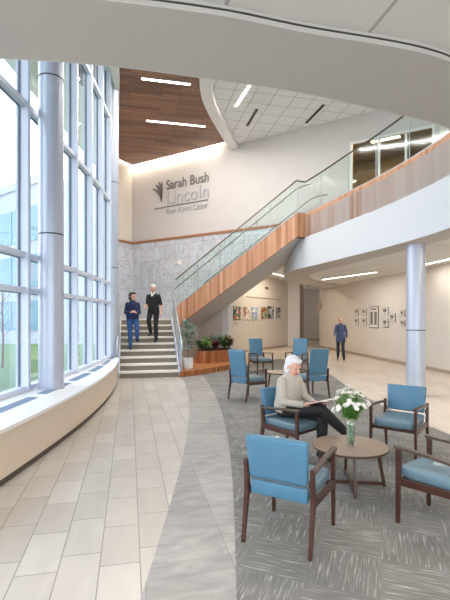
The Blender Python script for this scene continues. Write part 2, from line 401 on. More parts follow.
# curtain wall: one window per bay
TR = [2.12, 2.65, 4.93, 7.2]
yb = [6.5+1.05*k for k in range(-10, 7)]
ztop = 8.5
for i in range(len(yb)-1):
    y0, y1 = yb[i], yb[i+1]; a = V((gx(y0), y0)); b = V((gx(y1), y1)); t = (b-a).normalized(); n = V((t.y, -t.x)); rz = math.atan2(t.y, t.x)
    w_ = empty('window_%d' % (i+1)); S(w_)
    mb = MB()
    ln = (b-a).length
    def bx(u0, u1, z0, z1, d0=-.03, d1=.11):
        c = a+t*(u0+u1)/2+n*(d0+d1)/2; mb.box((c.x, c.y, (z0+z1)/2), (u1-u0, d1-d0, z1-z0), rz)
    bx(-.04, .04, .6, ztop, -.05, .14)
    if i == len(yb)-2: bx(ln-.04, ln+.04, .6, ztop, -.05, .14)
    bx(.04, ln-.04, .6, .67); bx(.04, ln-.04, ztop-.08, ztop)
    for z in TR: bx(.04, ln-.04, z-.04, z+.04, -.03, .11)
    fr_ = mb.build('window_frame', alu_m, w_, bevel=.004)
    mb = MB(); bx(.04, .054, .67, ztop-.08, -.01, .02); bx(ln-.054, ln-.04, .67, ztop-.08, -.01, .02)
    for z in TR: bx(.062, ln-.062, z+.04, z+.05, -.01, .02); bx(.062, ln-.062, z-.05, z-.04, -.01, .02)
    mb.build('gasket', gasket_m, fr_)
    zz = [.67]+[v for z in TR for v in (z-.04, z+.04)]+[ztop-.08]
    for k in range(0, len(zz), 2):
        mb = MB(); c = a+t*ln/2; mb.box((c.x, c.y, (zz[k]+zz[k+1])/2), (ln-.08, .012, zz[k+1]-zz[k]), rz); mb.build('pane', glass_win, w_)

# ------------------------------------------------------------------ walls
def wpt(s, off=0): return (-1.08+D2.x*s+W2.x*off, 17.45+D2.y*s+W2.y*off)
def s_at(px, off=0):
    k = (px-225)/430; p = wpt(0, off); return (k*p[1]-p[0])/(D2.x-k*D2.y)
s_c = s_at(132.5)
C = V(wpt(s_c)); CL = C-W2*1.0
S_OPEN = s_at(222)
mb = MB(); mb.wall([wpt(s_c-.1), wpt(S_OPEN)], .25, 0, 3.95); S(mb.build('wall_back', wall_m))
mb = MB(); mb.wall([wpt(s_c-.1), wpt(20)], .25, 3.95, 8.75)
s_w0 = s_at(351); s_w1 = s_at(433.5)
mb = MB()
mb.wall([wpt(s_c-.1), wpt(s_w0)], .25, 3.95, 8.75); mb.wall([wpt(s_w0), wpt(s_w1)], .25, 7.5, 8.75)
mb.wall([wpt(s_w0), wpt(s_w1)], .25, 3.95, 4.92); mb.wall([wpt(s_w1), wpt(20)], .25, 3.95, 8.75)
S(mb.build('wall_back_upper', wall_up))
# thin control joint on the upper wall and pilaster beyond the glazing
mb = MB(); mb.wall([wpt(s_w1+.18, -.05), wpt(s_w1+.42, -.05)], .06, 4.9, 7.9); S(mb.build('trim_1', wall_m))
mb = MB(); mb.wall([wpt(S_OPEN), wpt(s_at(228.3))], .3, 0, 3.95); S(mb.build('trim_2', white_m))
# left wall of the stair hall
wlb = [(gx(12.85)-.05, 12.85), (CL.x, CL.y), (C.x-.02, C.y)]
mb = MB(); mb.wall(wlb, .2, 0, 8.75); S(mb.build('wall_left_end', wall_m))
# marble wainscot on both walls with a wood cap
mb = MB(); mb.wall([wpt(s_c+.0, -.03), wpt(.15, -.03), wpt(5.6, -.03)], .03, 0, 0, [1.665, 1.665, 4.75], [5.0]*3)
p = V((C.x, C.y)); q = V((CL.x, CL.y)); e = q+(V(wlb[0])-q)*.55
mb.wall([tuple(e+V((.03, 0))), tuple(q+V((.03, -.02))), tuple(p+V((.03, -.03)))], .028, 1.665, 5.0)
S(mb.build('wall_marble', marble_m))
mb = MB(); mb.wall([wpt(s_c+.03, -.06), wpt(5.2, -.06)], .06, 5.0, 5.1)
mb.wall([tuple(e+V((.06, 0))), tuple(q+V((.06, -.03))), tuple(p+V((.06, -.05)))], .05, 5.0, 5.1)
S(mb.build('trim_3', trim_wood))
# art wall, far corridor
AW0 = V((-.35, 18.95)); AWd = V((.5, .866)).normalized(); AW1 = V((3.78, 26.0))
AWd = (AW1-AW0).normalized(); AWn = V((AWd.y, -AWd.x))
mb = MB(); mb.wall([tuple(AW0), tuple(AW1)], .2, 0, 3.95); S(mb.build('wall_gallery', wall_m))
mb = MB(); mb.wall([tuple(AW0+AWn*.02), tuple(AW1+AWn*.02)], .03, 0.006, .11); S(mb.build('baseboard_gallery', base_m))
mb = MB(); mb.wall([wpt(S_OPEN, .25), tuple(AW0)], .1, 0, 3.95); S(mb.build('wall_gallery_return', wall_m))
# pier, jamb, far wall
mb = MB(); mb.prism([(3.83, 26.1), (4.5, 25.9), (4.62, 26.9), (3.95, 27.0)], 0, 3.95); S(mb.build('wall_pier', white_m))
mb = MB(); mb.prism([(4.66, 26.9), (4.93, 26.9), (5.2, 29), (4.9, 29)], 0, 3.95); S(mb.build('trim_4', base_m))
mb = MB(); mb.wall([(4.5, 33.2), (9.5, 32.6)], .2, 0, 3.95); mb.wall([(9.3, 34.5), (9.3, 25.3)], .2, 0, 3.95); mb.wall([(3.6, 26.6), (4.6, 34)], .2, 0, 3.95); S(mb.build('wall_far', wall_m))
mb = MB(); mb.wall([(5.0, 33.1), (9.2, 32.55)], .04, .006, .12); S(mb.build('baseboard_far', base_m))
# right corridor wall
RW = lambda y: 6.8-.11*(y-13)
mb = MB(); mb.wall([(RW(-5), -5), (RW(25.0), 25.0)][::-1], .2, 0, 3.95)
S(mb.build('wall_right', wall_m))
mb = MB(); mb.wall([(RW(25.0), 25.0), (9.2, 25.6)][::-1], .2, 0, 3.95); S(mb.build('wall_right_return', wall_m))
mb = MB(); mb.wall([(RW(25.02)-.03, 25.02), (RW(-4.9)-.03, -4.9)], .03, .006, .11); S(mb.build('baseboard_right', base_m))
mb = MB(); mb.wall([(RW(25.02), 25.02), (9.2, 25.62)], .03, .006, .11)
# rear glazed wall behind the viewer
mb = MB(); mb.box((2, -5.0, 8.0), (13.5, .2, 1.5)); mb.box((2, -5.0, 3.95), (13.5, .2, 1.1)); S(mb.build('wall_rear', wall_m))
wr = empty('window_20'); S(wr); mb = MB()
for k in range(8):
    mb.box((-4.4+1.85*k, -5, 4.3), (.08, .16, 8.4))
for z in (.05, 2.4, 5.9, 8.4): mb.box((2.1, -5, z), (13, .12, .08))
mb.build('window_frame', alu_m, wr)
for k in range(7):
    for z0, z1 in ((.09, 2.36), (2.44, 3.4), (4.5, 5.86), (5.94, 7.25)):
        mb = MB(); mb.box((-4.4+1.85*(k+.5), -5, (z0+z1)/2), (1.77, .012, z1-z0)); mb.build('pane', glass_win, wr)
# right upper wall of the gallery floor
mb = MB(); mb.wall([(8.2, -5), (8.2, 12)][::-1], .2, 4.9, 8.75); S(mb.build('wall_right_upper', wall_up))

# ------------------------------------------------------------------ upper floor ring: soffit, fascia, wood parapet
OUT = [(-3.55, 2.62), (-2.4, 2.6), (-1.39, 2.65), (-.73, 2.73), (-.17, 2.86), (.53, 3.05), (1.39, 3.39), (1.88, 3.62), (2.9, 4.35), (3.6, 5.3), (3.93, 6.4), (4.0, 7.64), (3.83, 8.94), (3.56, 10.15), (3.23, 11.28), (2.83, 12.7), (2.5, 13.7), (2.3, 14.4), (2.25, 15.4), (2.3, 16.7), (2.53, 18.1), (3.2, 20), (4.9, 22.2), (5.6, 24.9)]
INN = [(-3.55, 2.12), (-2.4, 2.08), (-1.3, 2.1), (-.73, 2.15), (-.05, 2.27), (.45, 2.41), (1.2, 2.6), (1.7, 2.86), (3.1, 3.7), (4.1, 4.9), (4.5, 6.3), (4.6, 7.7), (4.42, 9.3), (4.2, 10.5), (3.9, 11.8), (3.6, 13.2), (3.35, 14.2), (3.2, 15.0), (3.2, 15.8), (3.3, 16.9), (3.6, 18.0), (4.3, 19.6), (5.4, 21), (5.85, 23)]
def catmull(P, n=4):
    out = []
    for i in range(len(P)-1):
        p0, p1, p2, p3 = [V(P[max(0, min(len(P)-1, j))]) for j in (i-1, i, i+1, i+2)]
        for k in range(n):
            t = k/n; out.append(tuple(.5*((2*p1)+(-p0+p2)*t+(2*p0-5*p1+4*p2-p3)*t*t+(-p0+3*p1-3*p2+p3)*t**3)))
    out.append(tuple(P[-1])); return out
def offs(P, d):
    out = []
    for i in range(len(P)):
        t = (V(P[min(i+1, len(P)-1)])-V(P[max(i-1, 0)])).normalized(); out.append((P[i][0]+t.y*d, P[i][1]-t.x*d))
    return out
NC = 8
OC = catmull(OUT, NC); IC = catmull(INN, NC)
ZR = 3.3
mb = MB(); n = len(OC); vs = []
for i in range(n):
    for (x, y), z in ((OC[i], ZR), (OC[i], 3.95), (IC[i], 3.95), (IC[i], ZR)): vs.append((x, y, z))
mb.add(vs, [(0, 1, 2, 3), tuple(4*(n-1)+k for k in (3, 2, 1, 0))]+[(4*i+k, 4*i+4+k, 4*i+4+(k+1) % 4, 4*i+(k+1) % 4) for i in range(n-1) for k in range(4)])
S(mb.build('ceiling_ring_soffit', ring_m))
mb = MB(); lipc = [(x, y, ZR+.035) for x, y in IC[:len(IC)-3*NC]]; mb.tube(lipc, .006, 6); S(mb.build('trim_5', darkmetal))
# lower ceiling inside the ring
c34 = IC + [(9, 23), (9, -5.1), (-4.2, -5.1), (-4.2, 2.1)]
c34 = IC + [(9, 23), (9, 2.0), (1.2, 1.0), (-1, 1.0), (-4.2, 1.0), (-4.2, 2.1)]
mb = MB(); mb.prism(c34, 3.36, 3.5); mb.prism([(-4.2, -5.1), (9, -5.1), (9, 2.0), (1.2, 1.0), (-4.2, 1.0)], 3.36, 3.5)
near_o = mb.build('ceiling_lower', near_ceil); S(near_o)
# upper floor slab
slab = OC[:NC*19+1] + [(8.9, 16.6), (8.9, -5.1), (-4.2, -5.1), (-4.2, 2.62)]
mb = MB(); mb.prism([(x, y) for x, y in slab], 3.96, 4.9); S(mb.build('floor_upper', white_m))
mb = MB(); mb.prism([(2.3, 16.0), (2.53, 18.1), (3.2, 20), (4.9, 22.2), (5.6, 24.9), (9.4, 25), (9.4, 35), (-1.5, 35), (-2.4, 17.0+2.0), (-2.0, 17.9), wpt(-.2, .2), wpt(3.6, .2)], 3.93, 4.1); S(mb.build('ceiling_gallery', white_m))
# fascia + parapet along the balcony edge
i1 = next(i for i, p in enumerate(OC) if p[1] > 13.55)
band = OC[:i1+1]
mb = MB(); mb.wall(offs([(x, y) for x, y in OC[:NC*19]], -.012)[::-1], .012, ZR+.003, 4.25)   # outward face toward the atrium
S(mb.build('trim_6', fascia_m))
S1 = V((-1.82, 16.05)); S2 = V((2.28, 13.5)); fd = (S2-S1).normalized(); fw = V((-fd.y, fd.x)); FL = (S2-S1).length
bandc = band+[tuple(S2)]
mb = MB(); mb.wall(bandc[::-1], .09, 4.25, 5.0); S(mb.build('trim_7', wood_band))
mb = MB(); mb.wall(bandc[::-1], .1, 4.225, 4.25); S(mb.build('trim_8', black_m))
mb = MB(); mb.wall(bandc[::-1], .11, 5.0, 5.02); S(mb.build('trim_9', steel))

# balcony guard
gr = empty('glass_guard', (3.5, 10, 5.02)); tag(gr, 'curved frameless glass guard with dark top rail along the wood-clad balcony edge', 'railing')
off = V((3.5, 10, 5.02))
gp = [V(p) for p in bandc]
for a_ in range(16, len(gp)-1, NC):
    seg = gp[a_:min(a_+NC+1, len(gp))]
    if len(seg) < 2: continue
    seg = [Vv.copy() for Vv in seg]
    d0 = (seg[1]-seg[0]).normalized(); seg[0] += d0*.012; d1 = (seg[-1]-seg[-2]).normalized(); seg[-1] -= d1*.012
    mb = MB(); mb.T = M.Translation(-off); mb.wall([tuple(p_) for p_ in seg][::-1], .014, 5.02, 5.98); mb.build('glass_panel', glass_rail, gr)
    mb = MB(); mb.T = M.Translation(-off); mb.box((seg[-1].x, seg[-1].y, 5.5), (.02, .02, .96)); mb.build('edge_clip', steel, gr)
mb = MB(); mb.T = M.Translation(-off); mb.tube([(x, y, 6.0) for x, y in bandc[16:]], .022, 8); mb.build('top_rail', darkmetal, gr)

# ------------------------------------------------------------------ lower flight of stairs
stb = V((-2.95, 12.05)); SW = 1.65; NR = 9; RH = .185; TD = .28
def sp(u, t, z): p_ = stb+A2*t+B2*u; return (p_.x, p_.y, z)
st = empty('staircase', (stb.x, stb.y, 0), GANG); tag(st, 'wide lower flight of grey stairs with pale treads beside the glass wall', 'stairs')
for i in range(NR):
    t0 = TD*i
    mb = MB(); mb.box((SW/2, (t0+TD*NR)/2+.1, RH*i+RH/2-.02), (SW, TD*NR-t0+.2-.0, RH-.04)) if False else None
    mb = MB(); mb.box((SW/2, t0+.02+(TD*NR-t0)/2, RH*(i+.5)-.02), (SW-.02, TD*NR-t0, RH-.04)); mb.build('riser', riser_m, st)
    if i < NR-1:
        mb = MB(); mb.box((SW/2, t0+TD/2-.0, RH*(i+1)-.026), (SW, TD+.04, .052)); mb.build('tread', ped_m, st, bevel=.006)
mb = MB(); mb.beam((SW+.02, -.05, .0+.06), (SW+.02, TD*8+.05, RH*8+.15), .03, .26); mb.build('stringer', alu_m, st)
mb = MB(); mb.beam((-.02, -.05, .0+.06), (-.02, TD*8+.05, RH*8+.15), .03, .26); mb.build('stringer', alu_m, st)
# landing
ln = [sp(-.45, TD*8+.03, 0)[:2], sp(SW, TD*8+.03, 0)[:2], (S1.x, S1.y), wpt(.1, -.04), wpt(s_c+.02, -.04), (CL.x+.02, CL.y), (-3.85, 14.9)]
mb = MB(); mb.prism(ln, 1.48, 1.665); S(mb.build('floor_landing', ped_m))
mb = MB(); r0 = sp(SW+.05, 0, 0)[:2]; r1 = sp(SW+.05, TD*8, 0)[:2]
mb.wall([r0, r1], .03, 0, 1.4, [0, 0], [.12, 1.5]); mb.wall([r1, (S1.x+.02, S1.y)], .03, 0, 1.48)
mb.wall([(S1.x+.02, S1.y), wpt(.0, -.02)], .03, 0, 1.48)
S(mb.build('wall_stair_side', wall_m))

# rails of lower flight
def hand_line(u, z, t0=0, t1=TD*8): return [(u, t0, z+RH*.5), (u, t1, z+RH*8+.05)]
for side, u, lab in ((0, -.06, 'stainless stair railing on the window side of the lower flight'), (1, SW+.08, 'stainless stair railing with bars beside the potted plant')):
    rr = empty('stair_railing', (stb.x, stb.y, 0), GANG); tag(rr, lab, 'railing')
    sl = (RH/TD)
    h0, h1 = .92, .92
    mb = MB(); e0 = (u, -.08, h0+.06); e1 = (u, TD*8, h1+RH*8+.06)
    mb.tube([(u, -.16, .62), (u, -.17, .85), (u, -.08, h0+.05), e1, (u, TD*8+.25, e1[2]+.05)], .027, 8); mb.build('handrail', steel, rr, smooth=True)
    ps = (0, .75, 1.5, 2.24) 
    for tp in ps:
        zb = 0 if tp == 0 else RH*int(tp/TD+1) - .02
        if side: zb = max(0, zb-.2)
        mb = MB(); mb.box((u, tp+.0, (zb+sl*tp+h0+.08)/2), (.045, .05, sl*tp+h0+.08-zb)); mb.build('post', steel, rr, bevel=.004)
    for k, hh in enumerate((.25, .42, .59, .76) if side else (.5,)):
        mb = MB(); mb.tube([(u, 0, hh), (u, TD*8, hh+sl*TD*8)], .015, 6); mb.build('rail_bar', steel, rr, smooth=True)

# ------------------------------------------------------------------ upper flight
uf = empty('staircase', (S1.x, S1.y, 1.665), math.atan2(fd.y, fd.x)); tag(uf, 'upper flight of stairs with wood clad side rising to the balcony', 'stairs')
UW = 1.5; UN = 18; UR = (4.9-1.665)/UN; UT = FL/(UN-1)
zz = lambda x, h: h-1.665+(x/FL)*2.9      # local heights
mb = MB()
def slope_slab(x0, x1, y0, y1, zb, zt, clip=None):
    vs = [(x, y, z) for x, zk in ((x0, 0), (x1, 1)) for y in (y0, y1) for z in (zb[zk], zt[zk])]
    mb.add(vs, [(0, 1, 3, 2), (4, 6, 7, 5), (0, 4, 5, 1), (2, 3, 7, 6), (0, 2, 6, 4), (1, 5, 7, 3)])
mb = MB(); slope_slab(0, FL, -.04, .02, (1.35-1.665, 4.25-1.665), (2.1-1.665, 5.0-1.665)); o = mb.build('wood_stringer', wood_band, uf)
mb = MB(); slope_slab(0, FL, -.05, .03, (2.1-1.665, 5.0-1.665), (2.12-1.665, 5.02-1.665)); mb.build('steel_cap', steel, uf)
mb = MB(); slope_slab(.0, FL, .03, UW, (1.36-1.665, 4.26-1.665), (1.52-1.665, 4.5-1.665)); mb.build('soffit', ring_m, uf)
for i in range(UN-1):
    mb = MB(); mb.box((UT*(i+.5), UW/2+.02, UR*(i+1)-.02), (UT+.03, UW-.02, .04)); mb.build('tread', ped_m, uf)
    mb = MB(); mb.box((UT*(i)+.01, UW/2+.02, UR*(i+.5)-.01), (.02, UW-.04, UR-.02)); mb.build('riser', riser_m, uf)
ug = empty('glass_guard', (S1.x, S1.y, 2.1), math.atan2(fd.y, fd.x)); tag(ug, 'sloping glass guard with twin metal rails on the upper flight', 'railing')
np_ = 5; sl = 2.9/FL
for k in range(np_):
    a0 = FL*k/np_+.012+(.0 if k else 0); a1 = FL*(k+1)/np_-.012
    mb = MB(); slope_slab(a0, a1, -.012, .002, (sl*a0+.02, sl*a1+.02), (sl*a0+1.02, sl*a1+1.02)); mb.build('glass_panel', glass_rail, ug)
    mb = MB(); mb.box((a1+.012, 0, sl*a1+.5), (.018, .02, 1.0)); mb.build('edge_clip', steel, ug)
mb = MB(); mb.tube([(-.02, -.005, 1.04), (FL, -.005, sl*FL+1.04)], .026, 8); mb.build('top_rail', bronze, ug, smooth=True)
mb = MB(); mb.tube([(-.15, .1, .68), (-.05, .1, .76), (FL-.1, .1, sl*FL+.78), (FL+.22, .1, sl*FL+.86), (FL+.38, .08, sl*FL+.86)], .02, 8); mb.build('handrail', bronze, ug, smooth=True)
for k in range(5):
    a0 = .5+.95*k; mb = MB(); mb.tube([(a0, 0, sl*a0+.72), (a0, .1, sl*a0+.72), (a0, .1, sl*a0+.78)], .009, 6); mb.build('bracket', bronze, ug)
hw = empty('handrail', (S1.x, S1.y, 1.665), math.atan2(fd.y, fd.x)); tag(hw, 'short metal handrail end on the wall side at the top of the upper flight', 'handrail')
mb = MB(); mb.tube([(.3, UW-.12, .3*sl+1.22), (FL-.1, UW-.12, sl*FL+1.2), (FL+.2, UW-.12, sl*FL+1.27), (FL+.5, UW-.12, sl*FL+1.27)], .02, 8); mb.build('rail', bronze, hw, smooth=True)
for k in range(6):
    a0 = .5+.9*k; mb = MB(); mb.tube([(a0, UW-.12, sl*a0+1.22), (a0, UW-.03, sl*a0+1.16)], .009, 6); mb.build('bracket', bronze, hw)

# ------------------------------------------------------------------ high ceilings
CB = [(3.2, 4.3), (1.6, 5.6), (.5, 7.2), (-.25, 9), (-.6, 10.6), (-.71, 12.24), (-.57, 13.5), (-.18, 15.2), (.38, 17.3)]
cb = catmull(CB)
right_end = wpt(20, .0)
woodp = [wpt(s_c+.12, -.14), wpt(s_at(233)-.0, -.14)] + cb[::-1][2:] + [(3.2, 2.5), (-4.2, 2.5), (-4.2, 12.6), (wlb[0][0]+.2, 12.9), (CL.x+.14, CL.y-.08)]
mb = MB(); mb.prism(woodp, 8.5, 8.58); S(mb.build('ceiling_wood', wood_ceil))
actp = cb + [wpt(20, .05), (11, -5.1), (-4.2, -5.1), (-4.2, 2.5), (3.2, 2.5)]
mb = MB(); mb.prism(actp, 8.36, 8.48); S(mb.build('ceiling_tiled', act_ceil))
mb = MB(); mb.prism([(-6, -5.2), (12.5, -5.2), (12.5, 12), (-4.5, 22), (-6, 20)], 8.72, 8.9); S(mb.build('ceiling_roof', white_m))
mb = MB(); mb.prism(cb+offs(cb, .34)[::-1], 8.2, 8.7); S(mb.build('trim_10', white_m))
# window head bulkhead (white, curved edge) beside the second column
hd = catmull([(-2.3, 3.0), (-2.15, 6), (-2.35, 9), (-2.82, 11.45), (-3.3, 13.4), (-3.72, 14.9)])
mb = MB(); mb.prism(hd+[(-4.1, 14.9), (-3.5, 12.9)]+[(gx(y)+.2, y) for y in (12.8, 11, 9, 7, 5, 3)], 8.2, 8.7); S(mb.build('trim_11', white_m))
# cove light slot
cv = empty('cove_light', (0, 0, 8.6)); tag(cv, 'continuous warm cove light glowing along the wood ceiling edge at the wall', 'light')
mb = MB(); mb.T = M.Translation((0, 0, -8.6)); mb.wall([wpt(s_c+.05, -.10), wpt(s_at(236), -.10)], .05, 8.52, 8.56)
mb.wall([tuple(q+(V(wlb[0])-q)*.3+V((.08, 0))), tuple(q+V((.08, -.03))), wpt(s_c+.05, -.10)], .05, 8.52, 8.56)
mb.build('diffuser', cove_m, cv)
m0 = wpt(s_c+1.6, -.2); area('cove_lamp', (m0[0], m0[1], 8.42), 3.2, .12, L_COVE, WARM, (math.radians(25), 0, DANG))
m0 = wpt(s_c+4.0, -.2); area('cove_lamp', (m0[0], m0[1], 8.42), 1.4, .12, L_COVE*.5, WARM, (math.radians(25), 0, DANG))

def linear(p0, p1, z, label, group, lamp=lamp_m, wd=.075, energy=L_STRIP, col_=NEUT):
    p0, p1 = V(p0), V(p1); c = (p0+p1)/2; d = p1-p0; a_ = math.atan2(d.y, d.x); ln_ = d.length
    r = empty('ceiling_light', (c.x, c.y, z), a_); tag(r, label, 'light', group)
    mb = MB(); mb.box((0, 0, -.003), (ln_+.04, wd+.04, .012)); mb.build('frame', white_m, r)
    mb = MB(); mb.box((0, 0, -.014), (ln_, wd, .012)); mb.build('diffuser', lamp, r)
    area('lamp', (c.x, c.y, z-.04), ln_, wd, energy, col_, (0, 0, a_))
g = 'linear lights in the high ceilings'
linear((-2.36, 12.2), (-1.02, 12.5), 8.5, 'upper linear light recessed in the wood plank ceiling', g)
linear((-2.69, 14.8), (-.71, 15.25), 8.5, 'longer lower linear light in the wood plank ceiling nearest the back wall', g)
linear((.345, 13.5), (.70, 12.3), 8.36, 'linear light in the white tiled ceiling beside the curved bulkhead', g)
linear((3.2, 9.5), (3.5, 8.3), 8.36, 'linear light in the white tiled ceiling nearer the viewer above the fascia', g)
linear((-1.6, 9.0), (-.6, 9.2), 8.5, 'linear light in the wood plank ceiling hidden behind the near fascia', g)
g = 'corridor strip lights'
linear((4.2, 18.5), (5.45, 15.5), 3.36, 'long corridor strip light left of the right-hand column', g, corr_lamp, .09, L_CORR, NEUT)
linear((6.15, 13.6), (6.35, 11.0), 3.36, 'corridor strip light right of the column near the right frame edge', g, corr_lamp, .09, L_CORR*.55, NEUT)
linear((5.6, 8.6), (5.4, 5.6), 3.36, 'corridor strip light beyond the right frame edge', g, corr_lamp, .09, L_CORR, NEUT)
for k, (x, y) in enumerate(((-1.5, .6), (.8, .6), (3.4, .9), (-1.5, -2.2), (.8, -2.2), (3.4, -2.2))):
    linear((x-.5, y), (x+.5, y), 3.36, 'added fill panel light in the unseen ceiling behind the viewer', 'added fill panels behind the viewer', corr_lamp, .3, L_FILL, NEUT)  # fill panels added out of view to brighten the foreground
linear((1.7, 20.2), (3.2, 22.9), 3.93, 'warm wall-washing light in the ceiling above the artworks', None, corr_lamp, .08, L_ART*1.6, WARM)
linear((4.7, 29.5), (5.6, 30.5), 3.93, 'ceiling light at the far end of the corridor', None, corr_lamp, .1, 10, WARM)

# slot air diffusers in the tiled ceiling
def zpt(px, py, z): y = 430*(z-CZ)/(318-py); return ((px-225)*y/430, y)
for k, (a, b, lb) in enumerate((((247, 126), (257, 109), 'short dark slot diffuser in the tiled ceiling beside the bulkhead'), ((306, 123), (324, 104.5), 'longer dark slot diffuser in the middle of the tiled ceiling'))):
    a = V(zpt(*a, 8.36)); b = V(zpt(*b, 8.36)); c = (a+b)/2
    r = empty('air_diffuser', (c.x, c.y, 8.36), math.atan2((b-a).y, (b-a).x)); tag(r, lb, 'air diffuser', 'ceiling slot diffusers')
    mb = MB(); mb.box((0, 0, -.004), ((b-a).length, .1, .01)); mb.build('frame', darkmetal, r)
    mb = MB(); mb.box((0, 0, -.01), ((b-a).length-.04, .03, .01)); mb.build('slot', black_m, r)

# ------------------------------------------------------------------ glazed upstairs room
uw = empty('window_21'); S(uw); mb = MB()
ss = [s_w0, s_at(379), s_at(406), s_w1]
def wseg(s0, s1, z0, z1, th=.1, o0=-.03): mb.wall([wpt(s0, o0), wpt(s1, o0)], th, z0, z1)
for s_ in ss: wseg(s_-.035, s_+.035, 4.92, 7.5)
wseg(ss[0], ss[-1], 7.43, 7.5); wseg(ss[0], ss[-1], 4.92, 5.0)
mb.build('window_frame', white_m, uw)
for k in range(3):
    mb = MB(); wseg(ss[k]+.035, ss[k+1]-.035, 5.0, 7.43, .012, .02); mb.build('pane', glass_int, uw)
mb = MB(); mb.wall([wpt(ss[0]-1, 3.2), wpt(ss[-1]+1.5, 3.2)], .1, 4.9, 8); mb.wall([wpt(ss[0]-1, .25), wpt(ss[0]-1, 3.2)], .1, 4.9, 8); mb.wall([wpt(ss[-1]+1.5, .25), wpt(ss[-1]+1.5, 3.2)], .1, 4.9, 8)
S(mb.build('wall_upstairs_room', mat('room_tan', (150, 128, 92), .8)))
mb = MB(); mb.prism([wpt(ss[0]-1, .25), wpt(ss[-1]+1.5, .25), wpt(ss[-1]+1.5, 3.3), wpt(ss[0]-1, 3.3)], 7.9, 8.0); mb.prism([wpt(ss[0]-1, .25), wpt(ss[-1]+1.5, .25), wpt(ss[-1]+1.5, 3.3), wpt(ss[0]-1, 3.3)], 4.75, 4.9)
S(mb.build('ceiling_upstairs_room', MATS['room_tan']))
pa = wpt(ss[0]+.35, 1.2); pb = wpt(ss[0]+1.3, 1.2)
linear(pa, pb, 7.9, 'bright panel light added in the room behind the upstairs glass', None, lamp_m, .4, 130, WARM)  # room lamp added to lighten the brown glass

# ------------------------------------------------------------------ columns
def column(x, y, r, z0, z1, joints, label):
    e_ = empty('column', (x, y, z0)); tag(e_, label, 'column', 'round metallic columns')
    mb = MB(); mb.lathe([(r, 0), (r, z1-z0)], 40); o = mb.build('shaft', colm, e_, smooth=True)
    m_ = o.modifiers.new('es', 'EDGE_SPLIT')
    for z in joints:
        mb = MB(); mb.lathe([(r+.002, z-z0-.01), (r+.006, z-z0), (r+.002, z-z0+.01)], 40); mb.build('joint_ring', ringjoint, e_, smooth=True)
    mb = MB(); mb.lathe([(r+.012, 0), (r+.012, .03)], 40); mb.build('base_ring', colm, e_)
column(-2.73, 6.75, .188, .60, 8.55, (1.7+83*6.75/430, 1.7+238*6.75/430), 'tall round metallic column standing on the window sill nearest the viewer')
column(-3.24, 12.32, .187, .0, 8.3, (1.7+50*12.3/430, 1.7+135*12.3/430), 'tall round metallic column at the far end of the window wall')
column(4.17, 9.4, .195, .004, 3.35, (1.7-12*9.4/430,), 'short round metallic column under the balcony at right')

# ------------------------------------------------------------------ sign on the back wall
sg = empty('wall_sign', (0, 0, 0)); 
so_ = V(wpt(s_at(166))); sg.location = (so_.x, so_.y, 6.2); sg.rotation_euler = (0, 0, DANG)
tag(sg, 'raised metal lettering reading Sarah Bush Lincoln with a leaf emblem on the high back wall', 'sign')
letter_m = mat('sign_letters', (120, 116, 116), .4, .3); letter_l = mat('sign_letters_light', (188, 190, 196), .4, .3)
def zat(px, py): s_ = s_at(px); return CZ+(318-py)*wpt(s_)[1]/430
def text(body, px0, py0, px1, py1, mat_, name, hfac=1, shear=0):
    s0, s1 = s_at(px0), s_at(px1); z0 = zat(px0, py0); z1 = zat(px1, py1)
    cu = bpy.data.curves.new(name, 'FONT'); cu.body = body; cu.size = 1; cu.extrude = .02
    o = bpy.data.objects.new(name, cu); col.objects.link(o); bpy.context.view_layer.update()
    d = o.dimensions.x; k = (s1-s0)/d
    me = bpy.data.meshes.new_from_object(o); bpy.data.objects.remove(o)
    o = bpy.data.objects.new(name, me); col.objects.link(o); me.materials.append(mat_); o.parent = sg
    o.scale = (k, k*hfac, k*1); o.rotation_euler = (PI/2, 0, 0)
    o.location = (s0-s_at(166), -.03, (z0+z1)/2-6.2)
    return o
text('Sarah Bush', 166.5, 189.5, 208.5, 182, letter_m, 'lettering', 1.15)
text('Lincoln', 166.5, 203.5, 208, 198, letter_l, 'lettering', 1.0)
text('Bone & Joint Center', 166.5, 213, 208, 209, letter_l, 'lettering', 1.35)
mb = MB(); s0, s1 = s_at(154.5)-s_at(166), s_at(208)-s_at(166); z_ = (zat(155, 207.3)+zat(208, 201.5))/2-6.2
mb.box(((s0+s1)/2, -.02, z_), (s1-s0, .03, .03)); mb.build('underline', letter_m, sg)
s0 = s_at(162.3)-s_at(166); zb = zat(162, 204)-6.2
for (dx, dz, wd) in ((-.52, .62, .055), (-.36, .78, .065), (-.16, .86, .065), (.02, .84, .06)):
    mb = MB(); P = [V((s0-.02+dx*(t**1.6), -.03, zb+.1+dz*(1-(1-t)**1.5)+.0)) for t in [i/8 for i in range(9)]]
    for i in range(8):
        wv = wd*math.sin(PI*min(1, .08+i/8))*.9+.008; mb.beam(P[i], P[i+1], .03, wv*1.6, (1, 0, .2)) 
    mb.build('leaf_emblem', letter_m, sg)

